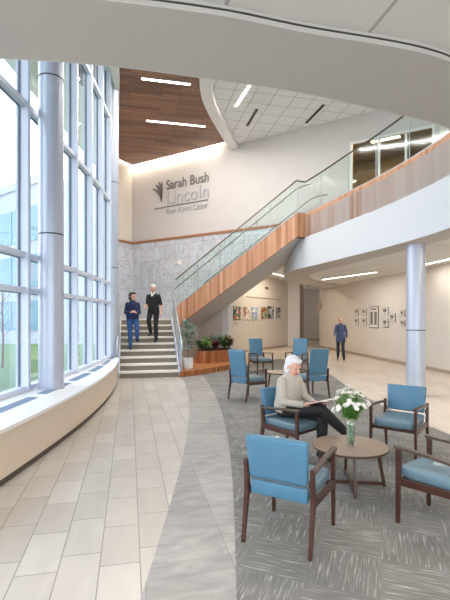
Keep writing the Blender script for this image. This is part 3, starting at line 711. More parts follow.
# ------------------------------------------------------------------ artworks on the gallery wall
def wall_hit(px, P0, d):
    k = (px-225)/430; return (k*P0.y-P0.x)/(d.x-k*d.y)
def art_mat(name, cols, seed):
    m, t, b = nodes(name); tc = t.nodes.new('ShaderNodeTexCoord'); mp = t.nodes.new('ShaderNodeMapping'); nz = t.nodes.new('ShaderNodeTexNoise'); r = t.nodes.new('ShaderNodeValToRGB')
    mp.inputs['Location'].default_value = (seed, seed*2.1, seed*.7); t.links.new(tc.outputs['Object'], mp.inputs[0]); t.links.new(mp.outputs[0], nz.inputs['Vector'])
    nz.inputs['Scale'].default_value = 4; nz.inputs['Detail'].default_value = 2; cr = r.color_ramp; cr.interpolation = 'CONSTANT'
    cr.elements[0].position = 0; cr.elements[0].color = (*lin(cols[0]), 1); cr.elements[1].position = .38; cr.elements[1].color = (*lin(cols[1]), 1)
    for k, c in enumerate(cols[2:]): e_ = cr.elements.new(.47+.09*k); e_.color = (*lin(c), 1)
    t.links.new(nz.outputs['Fac'], r.inputs[0]); t.links.new(r.outputs[0], b.inputs['Base Color']); return m
arts = [(233.2, 240.2, 306.6, 319.6, [(16, 60, 80), (30, 120, 140), (190, 120, 60), (236, 226, 200)], 'narrow teal and orange artwork, leftmost of the six on the gallery wall'),
        (242.9, 249.4, 306.6, 319.6, [(110, 60, 50), (200, 150, 120), (240, 236, 230), (180, 170, 160)], 'brown and white figure-like artwork, second from left on the gallery wall'),
        (251, 257.2, 306.6, 319.4, [(90, 120, 60), (200, 215, 230), (120, 150, 190), (240, 240, 240)], 'pale blue and green artwork, third from left on the gallery wall'),
        (260.2, 266.6, 306.2, 319.2, [(110, 110, 40), (120, 190, 180), (200, 190, 110), (150, 90, 60)], 'aqua and yellow-green artwork, fourth from left on the gallery wall'),
        (267.4, 273.2, 306.4, 318.4, [(40, 40, 42), (60, 60, 60), (220, 220, 220), (120, 120, 120)], 'black and white artwork, fifth from left on the gallery wall'),
        (274.6, 280, 306.8, 318.8, [(150, 150, 148), (120, 122, 124), (190, 190, 186), (90, 90, 92)], 'grey artwork, rightmost of the six on the gallery wall')]
for k, (x0, x1, y0, y1, cols, lb) in enumerate(arts):
    d0 = wall_hit(x0, AW0, AWd); d1 = wall_hit(x1, AW0, AWd); c = AW0+AWd*(d0+d1)/2; z1 = CZ+(318-y0)*c.y/430; z0 = CZ+(318-y1)*c.y/430
    r = empty('framed_artwork', (c.x+AWn.x*.02, c.y+AWn.y*.02, z0), math.atan2(AWd.y, AWd.x)); tag(r, lb, 'picture', 'artworks on the gallery wall')
    mb = MB(); mb.box((0, 0, (z1-z0)/2), (d1-d0, .03, z1-z0)); mb.build('frame', darkmetal if k in (0, 4) else white_m, r)
    mb = MB(); mb.box((0, -.018, (z1-z0)/2), (d1-d0-.05, .01, z1-z0-.05)); mb.build('canvas', art_mat('art_%d' % k, cols, k*3.1+1), r)
    mb = MB(); mb.box((0, -.005, -.13), (.22, .01, .09)); mb.build('caption_card', white_m, r)
mb = MB(); d0 = wall_hit(246, AW0, AWd); d1 = wall_hit(281, AW0, AWd); c0 = AW0+AWd*d0+AWn*.02; c1 = AW0+AWd*d1+AWn*.02
mb.beam((c0.x, c0.y, CZ+21.5*c0.y/430+.0), (c1.x, c1.y, CZ+21.5*c0.y/430), .02, .03); tag(mb.build('picture_rail', base_m), 'thin hanging rail on the gallery wall above the six artworks', 'picture rail')
c = AW0+AWd*wall_hit(226.8, AW0, AWd); r = empty('wall_dispenser', (c.x+AWn.x*.06, c.y+AWn.y*.06, 1.66), math.atan2(AWd.y, AWd.x)); tag(r, 'small white dispenser box on the gallery wall left of the artworks', 'dispenser')
mb = MB(); mb.box((0, 0, .17), (.2, .1, .34)); mb.build('housing', white_m, r, bevel=.01)
mb = MB(); mb.box((0, -.02, -.015), (.08, .05, .03)); mb.build('nozzle', darkmetal, r)
c = AW0+AWd*wall_hit(266.5, AW0, AWd); r = empty('wall_vent', (c.x+AWn.x*.02, c.y+AWn.y*.02, CZ+30*c.y/430), math.atan2(AWd.y, AWd.x)); tag(r, 'small grey vent grille high on the gallery wall', 'vent')
mb = MB(); mb.box((0, 0, 0), (.4, .03, .13)); mb.build('frame', base_m, r)
mb = MB(); [mb.box((0, -.02, -.04+.027*i), (.36, .01, .012)) for i in range(4)]; mb.build('slat', darkmetal, r)

# notices on the right wall
RP = V((RW(25), 25.)); RD = (V((RW(0), 0))-RP).normalized(); RN = V((RD.y, -RD.x)) ; RN = RN if RN.x < 0 else -RN
frame_m = mat('notice_frame', (120, 116, 112), .5); paper_m = mat('notice_paper', (226, 222, 216), .7); ink = mat('notice_ink', (70, 68, 68), .7)
nt_ = [(95, 120, 120, 165), (95, 120, 180, 225), (142, 172, 122, 165), (142, 172, 180, 225), (193, 250, 105, 245), (275, 313, 110, 165), (275, 313, 185, 240), (320, 358, 150, 205), (388, 420, 130, 170), (388, 420, 195, 230)]
nl = ['small framed notice, upper of the leftmost pair on the corridor wall', 'small framed notice, lower of the leftmost pair on the corridor wall', 'small framed notice, upper of the second pair on the corridor wall', 'small framed notice, lower of the second pair on the corridor wall',
      'large framed board with two columns, biggest frame on the corridor wall', 'framed notice directly right of the large board, upper one', 'framed notice directly right of the large board, lower one', 'single framed notice at mid height between the pairs right of the board',
      'small framed notice beside the round column, upper one', 'small framed notice beside the round column, lower one']
for k, (a, b, c_, d_) in enumerate(nt_):
    x0, x1, y0, y1 = 340+a/6.43, 340+b/6.43, 290+c_/6.43, 290+d_/6.43
    d0 = wall_hit(x0, RP, RD); d1 = wall_hit(x1, RP, RD); c = RP+RD*(d0+d1)/2; z1 = CZ+(318-y0)*c.y/430; z0 = CZ+(318-y1)*c.y/430; W_ = abs(d1-d0); H_ = z1-z0
    r = empty('framed_notice', (c.x+RN.x*.015, c.y+RN.y*.015, z0), math.atan2(RD.y, RD.x)); tag(r, nl[k], 'notice', 'framed notices on the corridor wall')
    sgn = -1
    mb = MB(); mb.box((0, 0, H_/2), (W_, .025, H_)); mb.build('frame', frame_m, r)
    mb = MB(); mb.box((0, sgn*.014, H_/2), (W_*.9, .01, H_*.92)); mb.build('paper', paper_m, r)
    mb = MB()
    if k == 4:
        for sx_ in (-.22, .22): mb.box((sx_*W_, sgn*.021, H_*.45), (W_*.28, .006, H_*.6))
        mb.box((0, sgn*.021, H_*.87), (W_*.6, .006, H_*.07))
    else:
        mb.box((0, sgn*.021, H_*.62), (W_*.55, .006, H_*.4)); mb.box((0, sgn*.021, H_*.25), (W_*.3, .006, H_*.12))
    mb.build('print', frame_m if k != 4 else frame_m, r)
c = RP+RD*wall_hit(321.5, RP, RD); r = empty('wall_plaque', (c.x, c.y, 0), math.atan2(RD.y, RD.x)); r.location.z = CZ+9*c.y/430
tag(r, 'small grey projecting sign at the far corner of the corridor wall', 'sign')
mb = MB(); mb.box((0, -.16, .17), (.03, .3, .36)); mb.build('panel', base_m, r)
mb = MB(); mb.box((0, -.01, .17), (.05, .03, .2)); mb.build('bracket', darkmetal, r)

# ------------------------------------------------------------------ platform, planter and plants
rng = random.Random(4)
mb = MB(); pf = [(-1.30, 12.3), (-.775, 12.82), (-.3, 13.4), (.21, 14.25), (.4, 15.2), (.35, 16.6), (-.1, 16.82), (-1.02, 17.35), (-1.77, 16.06), (-1.77, 14.6)]
pl_ = empty('platform'); pl_.location = (-.7, 14.5, 0); tag(pl_, 'low wood platform beside the stairs carrying the plants', 'platform')
mb = MB(); mb.T = M.Translation((.7, -14.5, 0)); mb.prism(pf, .006, .15); mb.build('base', wood_plank, pl_)
mb = MB(); mb.T = M.Translation((.7, -14.5, 0)); mb.prism([(x+.0, y-.015) for x, y in pf], .15, .175); mb.build('deck', wood_ped, pl_)
pp = [(-.97, 14.45), (-.55, 14.42), (.2, 15.15), (.3, 15.9), (-.6, 16.3), (-.97, 15.5)]
pn = empty('planter', (-.35, 15.2, .175)); tag(pn, 'faceted wooden planter box on the low platform', 'planter')
mb = MB(); mb.T = M.Translation((.35, -15.2, -.175)); mb.prism(pp, .176, .58); pot_o = mb.build('box', wood_plank, pn, bevel=.008)
cx_, cy_ = -.35, 15.3
mb = MB(); mb.T = M.Translation((.35, -15.2, -.175)); mb.prism([(cx_+(x-cx_)*.93, cy_+(y-cy_)*.93) for x, y in pp], .56, .60); mb.build('soil', soil, pot_o)

def leaf(mb, p, d, L, Wd, up=V((0, 0, 1))):
    d = V(d).normalized(); s_ = d.cross(up)
    if s_.length < .05: s_ = V((1, 0, 0))
    s_.normalize(); n = s_.cross(d)
    m_ = p+d*L*.5-n*L*.04
    mb.add([p, m_+s_*Wd/2, p+d*L-n*L*.12, m_-s_*Wd/2, m_+n*L*.05], [(0, 1, 4), (1, 2, 4), (2, 3, 4), (3, 0, 4)])
def rdir(zmin=-.3):
    while True:
        v_ = V((rng.uniform(-1, 1), rng.uniform(-1, 1), rng.uniform(zmin, 1)))
        if .1 < v_.length < 1: return v_.normalized()
greens = [mat('leaf_green', (70, 112, 62), .5, var=.25, scale=6), mat('leaf_blue_green', (92, 136, 120), .5, var=.25, scale=6), mat('leaf_light', (140, 166, 96), .5, var=.2, scale=6), mat('leaf_red', (120, 60, 66), .5, var=.3, scale=6), mat('leaf_sage', (142, 166, 154), .5, var=.25, scale=9)]
barkm = mat('stem_brown', (104, 82, 60), .8)
bushes = [(-.8, 14.85, 0, .38, .34, 'small green leafy plant at the left end of the planter box'), (-.6, 14.8, 2, .34, .3, 'light green leafy plant near the left front of the planter box'), (-.35, 15.05, 3, .3, .3, 'dark red leafed plant at the front of the planter box'),
          (-.3, 15.45, 1, .62, .46, 'tallest blue-green plant in the middle of the planter box'), (-.02, 15.25, 0, .4, .34, 'green leafy plant right of the tall one in the planter box'), (.12, 15.45, 3, .4, .3, 'reddish plant at the right end of the planter box'), (-.6, 15.3, 0, .44, .36, 'green plant at the back left of the planter box'), (.02, 15.7, 2, .46, .34, 'light green plant at the back right of the planter box')]
for (x, y, g_i, h, rad, lb) in bushes:
    r = empty('planter_plant', (x, y, .60)); tag(r, lb, 'plant', 'plants in the planter box')
    mb = MB(); ms = MB()
    for k in range(12):
        d = rdir(.2); e_ = V((d.x*rad*.6, d.y*rad*.6, h*(.5+.4*rng.random()))); ms.tube([(0, 0, -.02), (e_.x*.4, e_.y*.4, e_.z*.6), tuple(e_)], [.008, .006, .003], 5)
        for j in range(20):
            t = rng.uniform(.3, 1.05); leaf(mb, V((e_.x*t, e_.y*t, e_.z*t)), rdir(-.1), rng.uniform(.1, .17), rng.uniform(.04, .07))
    mb.build('foliage', greens[g_i], r); ms.build('stem', barkm, r)
pr = empty('potted_plant', (-1.12, 13.0, .175)); tag(pr, 'slender grey-green potted tree in a white cylindrical pot beside the stair railing', 'plant')
mb = MB(); mb.lathe([(.0, 0), (.145, 0), (.155, .02), (.16, .32), (.15, .33), (.14, .32), (.13, .05)], 28); pot_o = mb.build('pot', pot_m, pr, smooth=False)
mb = MB(); mb.lathe([(.0, .26), (.142, .28), (.142, .29), (0, .3)], 20); mb.build('soil', soil, pot_o)
ms = MB(); mb = MB(); ms.tube([(0, 0, .28), (.01, 0, .6), (-.02, .01, .95), (.01, 0, 1.3)], [.013, .011, .009, .005], 7)
for k in range(26):
    z = .5+.85*k/26+rng.uniform(-.03, .03); a = k*2.4; L = rng.uniform(.14, .34)*(1 if z < 1.15 else .6)
    e_ = V((math.cos(a)*L, math.sin(a)*L, z+rng.uniform(.05, .28))); ms.tube([(0, 0, z), tuple((V((0, 0, z))+e_)/2+V((0, 0, .02))), tuple(e_)], [.005, .004, .002], 4)
    for j in range(18):
        t = rng.uniform(.3, 1.05); leaf(mb, V((0, 0, z)).lerp(e_, t), rdir(-.6), rng.uniform(.08, .13), rng.uniform(.045, .065))
ms.build('trunk', barkm, pr); mb.build('foliage', greens[4], pr)

# ------------------------------------------------------------------ chairs
def rounded_box(mb, c, d, r=.02, tilt=0, taper=1.0, bow=0):
    """rounded cushion: superellipse grid"""
    nx, nz = 8, 6
    hx, hy, hz = d[0]/2, d[1]/2, d[2]/2; R = M.Rotation(tilt, 3, 'X'); vs = []; n = 28
    prof = [(-1, .90), (-.93, .975), (-.8, 1), (0, 1), (.8, 1), (.93, .975), (1, .90)]
    for t, sc_ in prof:
        for k in range(n):
            a = 2*PI*k/n; ca, sa = math.cos(a), math.sin(a); p_ = .18
            x = math.copysign(abs(ca)**p_, ca)*hx*(1-(1-sc_)*.35); y = math.copysign(abs(sa)**.5, sa)*hy*(1-(1-sc_)*2.0)
            z = t*hz; tp = 1+(taper-1)*(t+1)/2
            yy = y+bow*(x/hx)**2
            vs.append(V(c)+R@V((x*tp, yy, z)))
    m = len(prof); fs = [(i*n+k, i*n+(k+1) % n, (i+1)*n+(k+1) % n, (i+1)*n+k) for i in range(m-1) for k in range(n)]
    fs += [tuple(range(n))[::-1], tuple((m-1)*n+k for k in range(n))]
    mb.add(vs, fs)
def make_chair(high=False):
    r = empty('lounge_chair'); 
    mb = MB(); n = 28
    # seat cushion: crowned slab
    def slab_(z0, z1, x, y0, y1, crown):
        vs = []; P = []
        for k in range(32):
            a = 2*PI*k/32; ca, sa = math.cos(a), math.sin(a)
            P.append((math.copysign(abs(ca)**.25, ca)*x, (y0+y1)/2+math.copysign(abs(sa)**.25, sa)*(y1-y0)/2))
        for s_, z in ((.94, z0), (1, z0+.02), (1, z1-.025), (.985, z1-.008), (.93, z1), (.5, z1+crown), (.05, z1+crown*1.2)):
            cy = (y0+y1)/2
            for p_ in P: vs.append((p_[0]*s_, cy+(p_[1]-cy)*s_, z))
        fs = [(i*32+k, i*32+(k+1) % 32, (i+1)*32+(k+1) % 32, (i+1)*32+k) for i in range(6) for k in range(32)]
        mb.add(vs, fs+[tuple(range(32))[::-1], tuple(6*32+k for k in range(32))])
    slab_(.37, .465, .238, -.26, .275, .012); mb.build('seat', seat_m, r, smooth=True)
    mb = MB()
    if high: rounded_box(mb, (0, -.295, .77), (.44, .065, .56), tilt=math.radians(8), taper=1.06, bow=-.012)
    else: rounded_box(mb, (0, -.285, .655), (.452, .062, .325), tilt=math.radians(9), taper=1.08, bow=-.015)
    mb.build('backrest', blue_m, r, smooth=True)
    mb = MB(); rounded_box(mb, (0, -.262, .415), (.45, .05, .105), tilt=math.radians(3)); mb.build('seat_back_panel', blue_m, r, smooth=True)
    for s_ in (-1, 1):
        mb = MB(); mb.beam((s_*.262, .262, 0), (s_*.262, .255, .605), .026, .032, w1=.032, h1=.042); mb.build('leg', walnut, r, bevel=.004)
        mb = MB(); mb.beam((s_*.262, -.335, 0), (s_*.262, -.262, .38), .026, .03, w1=.032, h1=.05)
        mb.beam((s_*.262, -.262, .375), (s_*.262, -.285, .62), .032, .05, w1=.03, h1=.036); mb.build('leg', walnut, r, bevel=.004)
        mb = MB(); mb.beam((s_*.262, -.25, .365), (s_*.262, .25, .345), .026, .06); mb.build('side_rail', walnut, r, bevel=.004)
        mb = MB(); mb.beam((s_*.262, -.29, .585), (s_*.262, .0, .612), .042, .028); mb.beam((s_*.262, .0, .612), (s_*.262, .29, .625), .042, .028, w1=.052); mb.build('armrest', arm_m, r, bevel=.008)
    mb = MB(); mb.beam((-.25, .235, .355), (.25, .235, .355), .022, .04); mb.build('front_rail', walnut, r, bevel=.003)
    for s_ in (-1, 1):
        mb = MB(); mb.box((s_*.246, -.275, .51 if not high else .52), (.02, .03, .05)); mb.build('spacer', ringjoint, r)
    return r
def put(o, x, y, f, label, group=None):
    o.location = (x, y, .006); o.rotation_euler = (0, 0, face_rot(f)); tag(o, label, 'chair', group); return o
ch = make_chair(False); g1 = 'low-back blue chairs around the near table'
put(ch, .53, 3.42, (.49, .87), 'blue low-back chair with walnut arms seen from behind, nearest the viewer', g1)
put(copy_tree(ch), .845, 5.30, (.68, -.735), 'blue low-back chair in which the white-haired woman sits', g1)
put(copy_tree(ch), 2.175, 5.37, (-.62, -.78), 'empty blue low-back chair behind the table in front of the round column', g1)
put(copy_tree(ch), 1.80, 3.52, (-.62, .78), 'blue low-back chair cut off by the right edge of the photo', g1)
hc = make_chair(True); g2 = 'high-back blue chairs around the far table'
put(hc, .49, 9.02, (.74, .67), 'blue high-back chair seen from behind, nearest of the far group at left', g2)
put(copy_tree(hc), 1.85, 9.35, (-.42, .9), 'blue-grey high-back chair seen from behind just right of the white-haired woman', g2)
put(copy_tree(hc), 1.10, 13.2, (.42, -.9), 'blue high-back chair facing the viewer, farthest at left beyond the small far table', g2)
put(copy_tree(hc), 2.22, 13.3, (-.5, -.86), 'bright blue high-back chair facing the viewer above the white-haired woman', g2)

# ------------------------------------------------------------------ tables
def make_table():
    r = empty('round_table')
    mb = MB(); mb.lathe([(0, .382), (.36, .382), (.372, .39), (.372, .402), (.366, .408), (0, .41)], 48); mb.build('table_top', top_m, r)
    mb = MB(); mb.lathe([(.355, .376), (.374, .384), (.3745, .401), (.372, .403)], 48); mb.build('rim', rim_m, r, smooth=True)
    for k in range(4):
        a = PI/2*k; c_, s_ = math.cos(a), math.sin(a)
        mb = MB(); mb.beam((.335*c_, .335*s_, 0), (.27*c_, .27*s_, .378), .026, .034, (c_, s_, 0)); mb.build('leg', walnut, r, bevel=.003)
    for k in range(2):
        a = PI/2*k; c_, s_ = math.cos(a), math.sin(a)
        mb = MB(); mb.beam((-.33*c_, -.33*s_, .03+.001*k), (.33*c_, .33*s_, .03+.001*k), .026, .03); mb.build('cross_bar', walnut, r, bevel=.003)
        mb = MB(); mb.beam((-.27*c_, -.27*s_, .36+.001*k), (.27*c_, .27*s_, .36+.001*k), .02, .03); mb.build('cross_bar', walnut, r, bevel=.003)
    return r
tb = make_table(); tb.location = (1.27, 4.37, .006); tb.rotation_euler = (0, 0, math.radians(-8)); tag(tb, 'low round table with crossed walnut legs holding the flower vase', 'table', 'round lobby tables')
t2 = copy_tree(tb); t2.location = (1.36, 10.3, .006); tag(t2, 'low round table among the far high-back chairs, partly hidden by the seated woman', 'table', 'round lobby tables')

# vase and flowers
vx, vy, vz = 1.27, 4.34, .417
va = empty('glass_vase', (vx, vy, vz)); tag(va, 'tall clear flared glass vase on the near round table', 'vase')
mb = MB(); mb.lathe([(0, 0), (.042, 0), (.045, .01), (.042, .08), (.047, .18), (.06, .31), (.057, .31), (.044, .18), (.039, .08), (.039, .016), (0, .012)], 32); mb.build('glass', glass_vase, va, smooth=True)
mb = MB(); mb.lathe([(0, .014), (.038, .016), (.038, .08), (.041, .15), (0, .15)], 24); mb.build('water', water_m, va, smooth=True)
stem_m = mat('flower_stem', (92, 140, 60), .5, var=.2, scale=20); petal = mat('petals', (246, 244, 236), .5); yel = mat('flower_centre', (214, 204, 110), .6)
rng = random.Random(11)
for k in range(40):
    a = k*2.399; rr_ = .185*math.sqrt((k+.5)/40); hz = .545-1.1*rr_*rr_*4+rng.uniform(-.05, .05)
    r = empty('flower', (vx, vy, vz)); tag(r, 'white blossom on a green stem in the glass vase', 'flower', 'white flowers in the vase')
    b0 = V((-.02*math.cos(a), -.02*math.sin(a), .02)); nk = V((.03*math.cos(a), .03*math.sin(a), .27)); tp = V((rr_*math.cos(a), rr_*math.sin(a), hz))
    mb = MB(); mb.tube([b0, nk, nk.lerp(tp, .5)+V((0, 0, .02)), tp], [.003, .003, .0025, .002], 5)
    mb.build('stem', stem_m, r)
    mb = MB()
    for j in range(9):
        t = rng.uniform(.0, .8); leaf(mb, nk.lerp(tp, t), rdir(-.1), rng.uniform(.06, .1), .02)
    mb.build('leaves', stem_m, r)
    mb = MB(); d = (tp-nk).normalized()
    for q_ in range(rng.choice((2, 3))):
        c = tp+V((rng.uniform(-.025, .025), rng.uniform(-.025, .025), rng.uniform(-.02, .02))) if q_ else tp
        for ring_, nn, L in ((0, 8, .03), (1, 6, .021)):
            for j in range(nn):
                aa = 2*PI*j/nn+ring_; v_ = V((math.cos(aa), math.sin(aa), .35+.5*ring_)); v_.rotate(V((0, 0, 1)).rotation_difference(d)); leaf(mb, c, v_, L, .016, d)
    mb.build('blossom', petal, r)

# ------------------------------------------------------------------ people
def hand(mb, wr, d, n, side, k=1.0, curl=.7):
    """wrist, finger direction, palm normal, thumb side"""
    wr, d, n, side = V(wr), V(d).normalized(), V(n).normalized(), V(side).normalized()
    n = (n-d*n.dot(d)).normalized(); side = (side-d*side.dot(d)-n*side.dot(n)).normalized()
    lens = (.066, .075, .070, .054)
    for i, L in enumerate(lens):
        o_ = .027-.018*i
        kn_ = wr+d*(.082-.004*abs(i-1))*k+side*o_*k
        mb.cap(wr+side*o_*.5*k+d*.01*k, .013*k, kn_, .0105*k)
        d1 = (d+n*curl*.6).normalized(); p1 = kn_+d1*L*.45*k; d2 = (d+n*curl*1.8).normalized(); p2 = p1+d2*L*.32*k; d3 = (d+n*curl*3).normalized(); p3 = p2+d3*L*.25*k
        mb.cap(kn_, .0095*k, p1, .0085*k); mb.cap(p1, .0085*k, p2, .0078*k); mb.cap(p2, .0078*k, p3, .007*k)
    t0 = wr+d*.02*k+side*.018*k; t1 = t0+(side*.7+d*.7+n*.2).normalized()*.042*k; t2_ = t1+(d*.9+side*.25+n*.4).normalized()*.032*k; t3 = t2_+(d+n*.5).normalized()*.022*k
    mb.cap(t0, .014*k, t1, .011*k); mb.cap(t1, .011*k, t2_, .0095*k); mb.cap(t2_, .0095*k, t3, .008*k)
def head(mb, Mh, female=False):
    R = Mh.to_3x3(); P = lambda x, y, z: Mh@V((x, y, z))
    mb.ell(P(0, -.012, .032), (.074, .093, .084), R); mb.ell(P(0, .026, -.03), (.056, .06, .078), R); mb.ell(P(0, .06, -.082), (.024, .02, .018), R)
    mb.cap(P(0, .084, .018), .008, P(0, .106, -.022), .0125); mb.cap(P(-.035, .072, .03), .011, P(.035, .072, .03), .011)
    mb.ell(P(.034, .06, -.03), (.02, .018, .02), R); mb.ell(P(-.034, .06, -.03), (.02, .018, .02), R)
    for s_ in (-1, 1): mb.ell(P(s_*.074, -.006, -.008), (.010, .02, .032), R)
def figure(label, loc, rz, J, head_rot, top_m_, leg_m_, shoe_m, hair_m, hair, hands, vox=.008, long_sleeve=True, coat=0, female=False, cat='person', bulk=0, hs=1.08, size=1):
    r = empty('person', loc, rz); r.scale = (size,)*3; tag(r, label, cat)
    j = {k: V(v) for k, v in J.items()}
    for s_ in 'lr':
        sg_ = -1 if s_ == 'l' else 1
        j['s'+s_] += V((-sg_*.022, 0, -.03)); j['e'+s_] += V((-sg_*.03, 0, -.01))
    sh, ne, pe = (j['sl']+j['sr'])/2, j['neck'], j['pelvis']
    rtv = (j['sr']-j['sl']).normalized(); rth = (j['hr']-j['hl']).normalized(); sw = (j['sr']-j['sl']).length/2
    upv = (ne-pe).normalized(); 
    def torso(mb, g, zlow=-.03, legtop=True):
        fwd = upv.cross(rtv).normalized()*1; fwd = -fwd if fwd.dot(V((0, 1, 0))) < -.0 and False else upv.cross(rtv)
        hw_ = .155 if female else .15
        rings = []
        for t, rx, ry in ((zlow, hw_+.0, .108), (.12, hw_+.005, .112), (.3, hw_*.93, .105), (.5, hw_*.93, .102), (.7, sw*.92, .11), (.84, sw*.86, .1), (.93, sw*.6, .08), (1.0, .052, .056)):
            c = pe.lerp(ne, t); rt = rth.lerp(rtv, max(0, min(1, t))).normalized(); fw_ = upv.cross(rt).normalized()
            rings.append((c, rx+g+bulk*.5, ry+g+bulk*(1 if t < .9 else .3), rt, fw_))
        mb.loft(rings)
    def legs(mb, g):
        for s_ in 'lr':
            mb.cap(j['h'+s_], .082+g, j['k'+s_], .054+g); mb.cap(j['k'+s_], .053+g, j['k'+s_].lerp(j['a'+s_], .35), .054+g); mb.cap(j['k'+s_].lerp(j['a'+s_], .35), .054+g, j['a'+s_], .036+g)
        mb.ell((j['hl']+j['hr'])/2+V((0, -.015, .02)), (.155+g, .115+g, .1+g))
    def arms(mb, g, upto=1.0):
        for s_ in 'lr':
            mb.cap(j['s'+s_], .052+g, j['e'+s_], .038+g)
            if upto > .5: mb.cap(j['e'+s_], .038+g, j['e'+s_].lerp(j['w'+s_], upto), .026+g)
    mb = MB(); torso(mb, 0); legs(mb, 0); arms(mb, 0)
    for s_ in 'lr':
        if s_ in hands: mb.cap(j['w'+s_]-(V(hands[s_][0]).normalized()*.0), .024, j['w'+s_]+V(hands[s_][0]).normalized()*.01, .02); hand(mb, j['w'+s_], *hands[s_])
    hc_ = j['head']; Mh = M.Translation(hc_)@Euler(head_rot).to_matrix().to_4x4()@M.Scale(hs, 4)
    mb.cap(ne-V((0, 0, .03)), .055, Mh@V((0, -.015, -.05)), .052); head(mb, Mh, female)
    for s_ in 'lr':
        a = j['a'+s_]; t = j['t'+s_]; mb.cap(a, .034, t, .03)
    body_ = mb.build('body', skin, r, remesh=vox)
    # clothing
    mb = MB(); torso(mb, .014, -.08 if not coat else -.1); arms(mb, .012, .93 if long_sleeve else 0)
    if not long_sleeve:
        for s_ in 'lr': mb.cap(j['s'+s_], .062, j['s'+s_].lerp(j['e'+s_], .75), .055)
    if coat:
        rt, fw_ = rth, upv.cross(rth).normalized()
        mb.loft([(pe+V((0, 0, .12)), .17, .13, rt, fw_), (pe-V((0, 0, .1)), .185, .15, rt, fw_), (pe-V((0, 0, coat)), .21, .18, rt, fw_)])
    if long_sleeve:
        mb.cap(ne-V((0, 0, .05)), .07, ne+V((0, .005, .005)), .064)
    mb.build('coat' if coat else 'shirt', top_m_, r, remesh=vox)
    mb = MB(); legs(mb, .013); mb.build('trousers', leg_m_, r, remesh=vox)
    for s_ in 'lr':
        a = j['a'+s_]; t = j['t'+s_]; d = (t-a); mb = MB()
        hl_ = a-V((d.x, d.y, 0)).normalized()*.035
        nrm = V((0, 0, 1)) if abs(d.normalized().z) < .6 else V((0, 0, 1))
        mb.cap(a+V((0, 0, .0)), .044, a.lerp(t, .3), .044); mb.cap(hl_-V((0, 0, .02)), .036, a.lerp(t, .5), .042); mb.cap(a.lerp(t, .45), .042, t, .034)
        mb.build('shoe', shoe_m, r, remesh=vox)
    P = lambda x, y, z: Mh@V((x, y, z)); R = Mh.to_3x3()
    mb = MB()
    for (c, rad) in hair: mb.ell(P(*c), rad, R)
    mb.build('hair', hair_m, r, remesh=vox*.8)
    for s_ in (-1, 1):
        mb = MB(); mb.ell(P(s_*.029, .0785, .008), (.010, .008, .006), R); mb.build('eye', eyem, body_, smooth=True)
        mb = MB(); mb.cap(P(s_*.016, .086, .026), .0035, P(s_*.042, .078, .028), .003); mb.build('eyebrow', hair_m, body_, smooth=True)
    mb = MB(); mb.cap(P(-.018, .082, -.055), .005, P(.018, .082, -.055), .005); mb.ell(P(0, .086, -.055), (.016, .006, .007), R); mb.build('mouth', lip, body_, smooth=True)
    return r
white_hair = mat('white_hair', (222, 220, 222), .6, var=.08, scale=60, stretch=(3, 3, .5)); black_hair = mat('black_hair', (34, 28, 28), .5); grey_hair = mat('grey_hair', (140, 128, 118), .6)
sweater = mat('grey_sweater', (190, 182, 170), .8, var=.05, scale=60); blackc = mat('black_cloth', (34, 34, 36), .8); navy = mat('navy_cloth', (34, 44, 84), .8); jeans = mat('blue_denim', (52, 92, 150), .8, var=.12, scale=20)
navyc = mat('navy_coat', (72, 84, 122), .8); darkp = mat('dark_trousers', (44, 46, 58), .8); blk = mat('black_shoe', (26, 26, 28), .4); blsh = mat('navy_shoe', (30, 44, 80), .5); coll = mat('white_collar', (236, 234, 232), .7)

short_hair = [((0, -.028, .05), (.083, .094, .088)), ((.0, -.075, -.005), (.066, .045, .06))]
bob = [((0, -.03, .042), (.084, .092, .088)), ((.06, -.03, -.02), (.024, .052, .07)), ((-.06, -.03, -.02), (.024, .052, .07)), ((0, -.075, -.03), (.062, .036, .075)), ((0, .045, .088), (.06, .04, .028))]
# seated woman
cf = (.68, -.735)
w1 = figure('seated person with short white hair, beige sweater and black trousers, reading with legs crossed', (.845, 5.30, .006), face_rot(cf),
  dict(pelvis=(0, -.1, .575), neck=(0, -.05, .995), head=(0, -.005, 1.095), sl=(-.17, -.055, .945), sr=(.17, -.055, .945), el=(-.215, .03, .72), er=(.235, .0, .70), wl=(-.10, .22, .675), wr=(.09, .215, .665),
       hl=(-.085, -.09, .56), hr=(.085, -.09, .56), kl=(-.09, .36, .53), kr=(.0, .40, .63), al=(-.07, .36, .10), ar=(-.25, .60, .33), tl=(-.08, .48, .045), tr=(-.27, .70, .245)),
  (math.radians(-22), 0, math.radians(-8)), sweater, blackc, blk, white_hair, bob,
  dict(l=((.25, .9, .1), (.55, -.3, -.6), (.3, .2, 1), .92, .8), r=((-.55, .8, .15), (-.4, -.2, -.8), (-.3, .2, 1), .92, .8)), .0065, True, 0, True, bulk=.03)
mb = MB(); ma = empty('magazine', tuple(w1.matrix_basis@V((-.03, .36, .70))), face_rot(cf)); tag(ma, 'open booklet with a dark red cover held in the seated woman\'s hands', 'booklet')
mb = MB(); mb.box((-.075, 0, .005), (.15, .2, .006), m=Euler((.3, .12, 0)).to_matrix()); mb.box((.075, 0, .005), (.15, .2, .006), m=Euler((.3, -.12, 0)).to_matrix()); mb.build('pages', paper_m, ma)
mb = MB(); mb.box((-.075, 0, -.004), (.155, .206, .004), m=Euler((.3, .12, 0)).to_matrix()); mb.box((.075, 0, -.004), (.155, .206, .004), m=Euler((.3, -.12, 0)).to_matrix()); mb.build('cover', mat('red_cover', (150, 50, 70), .5), ma)

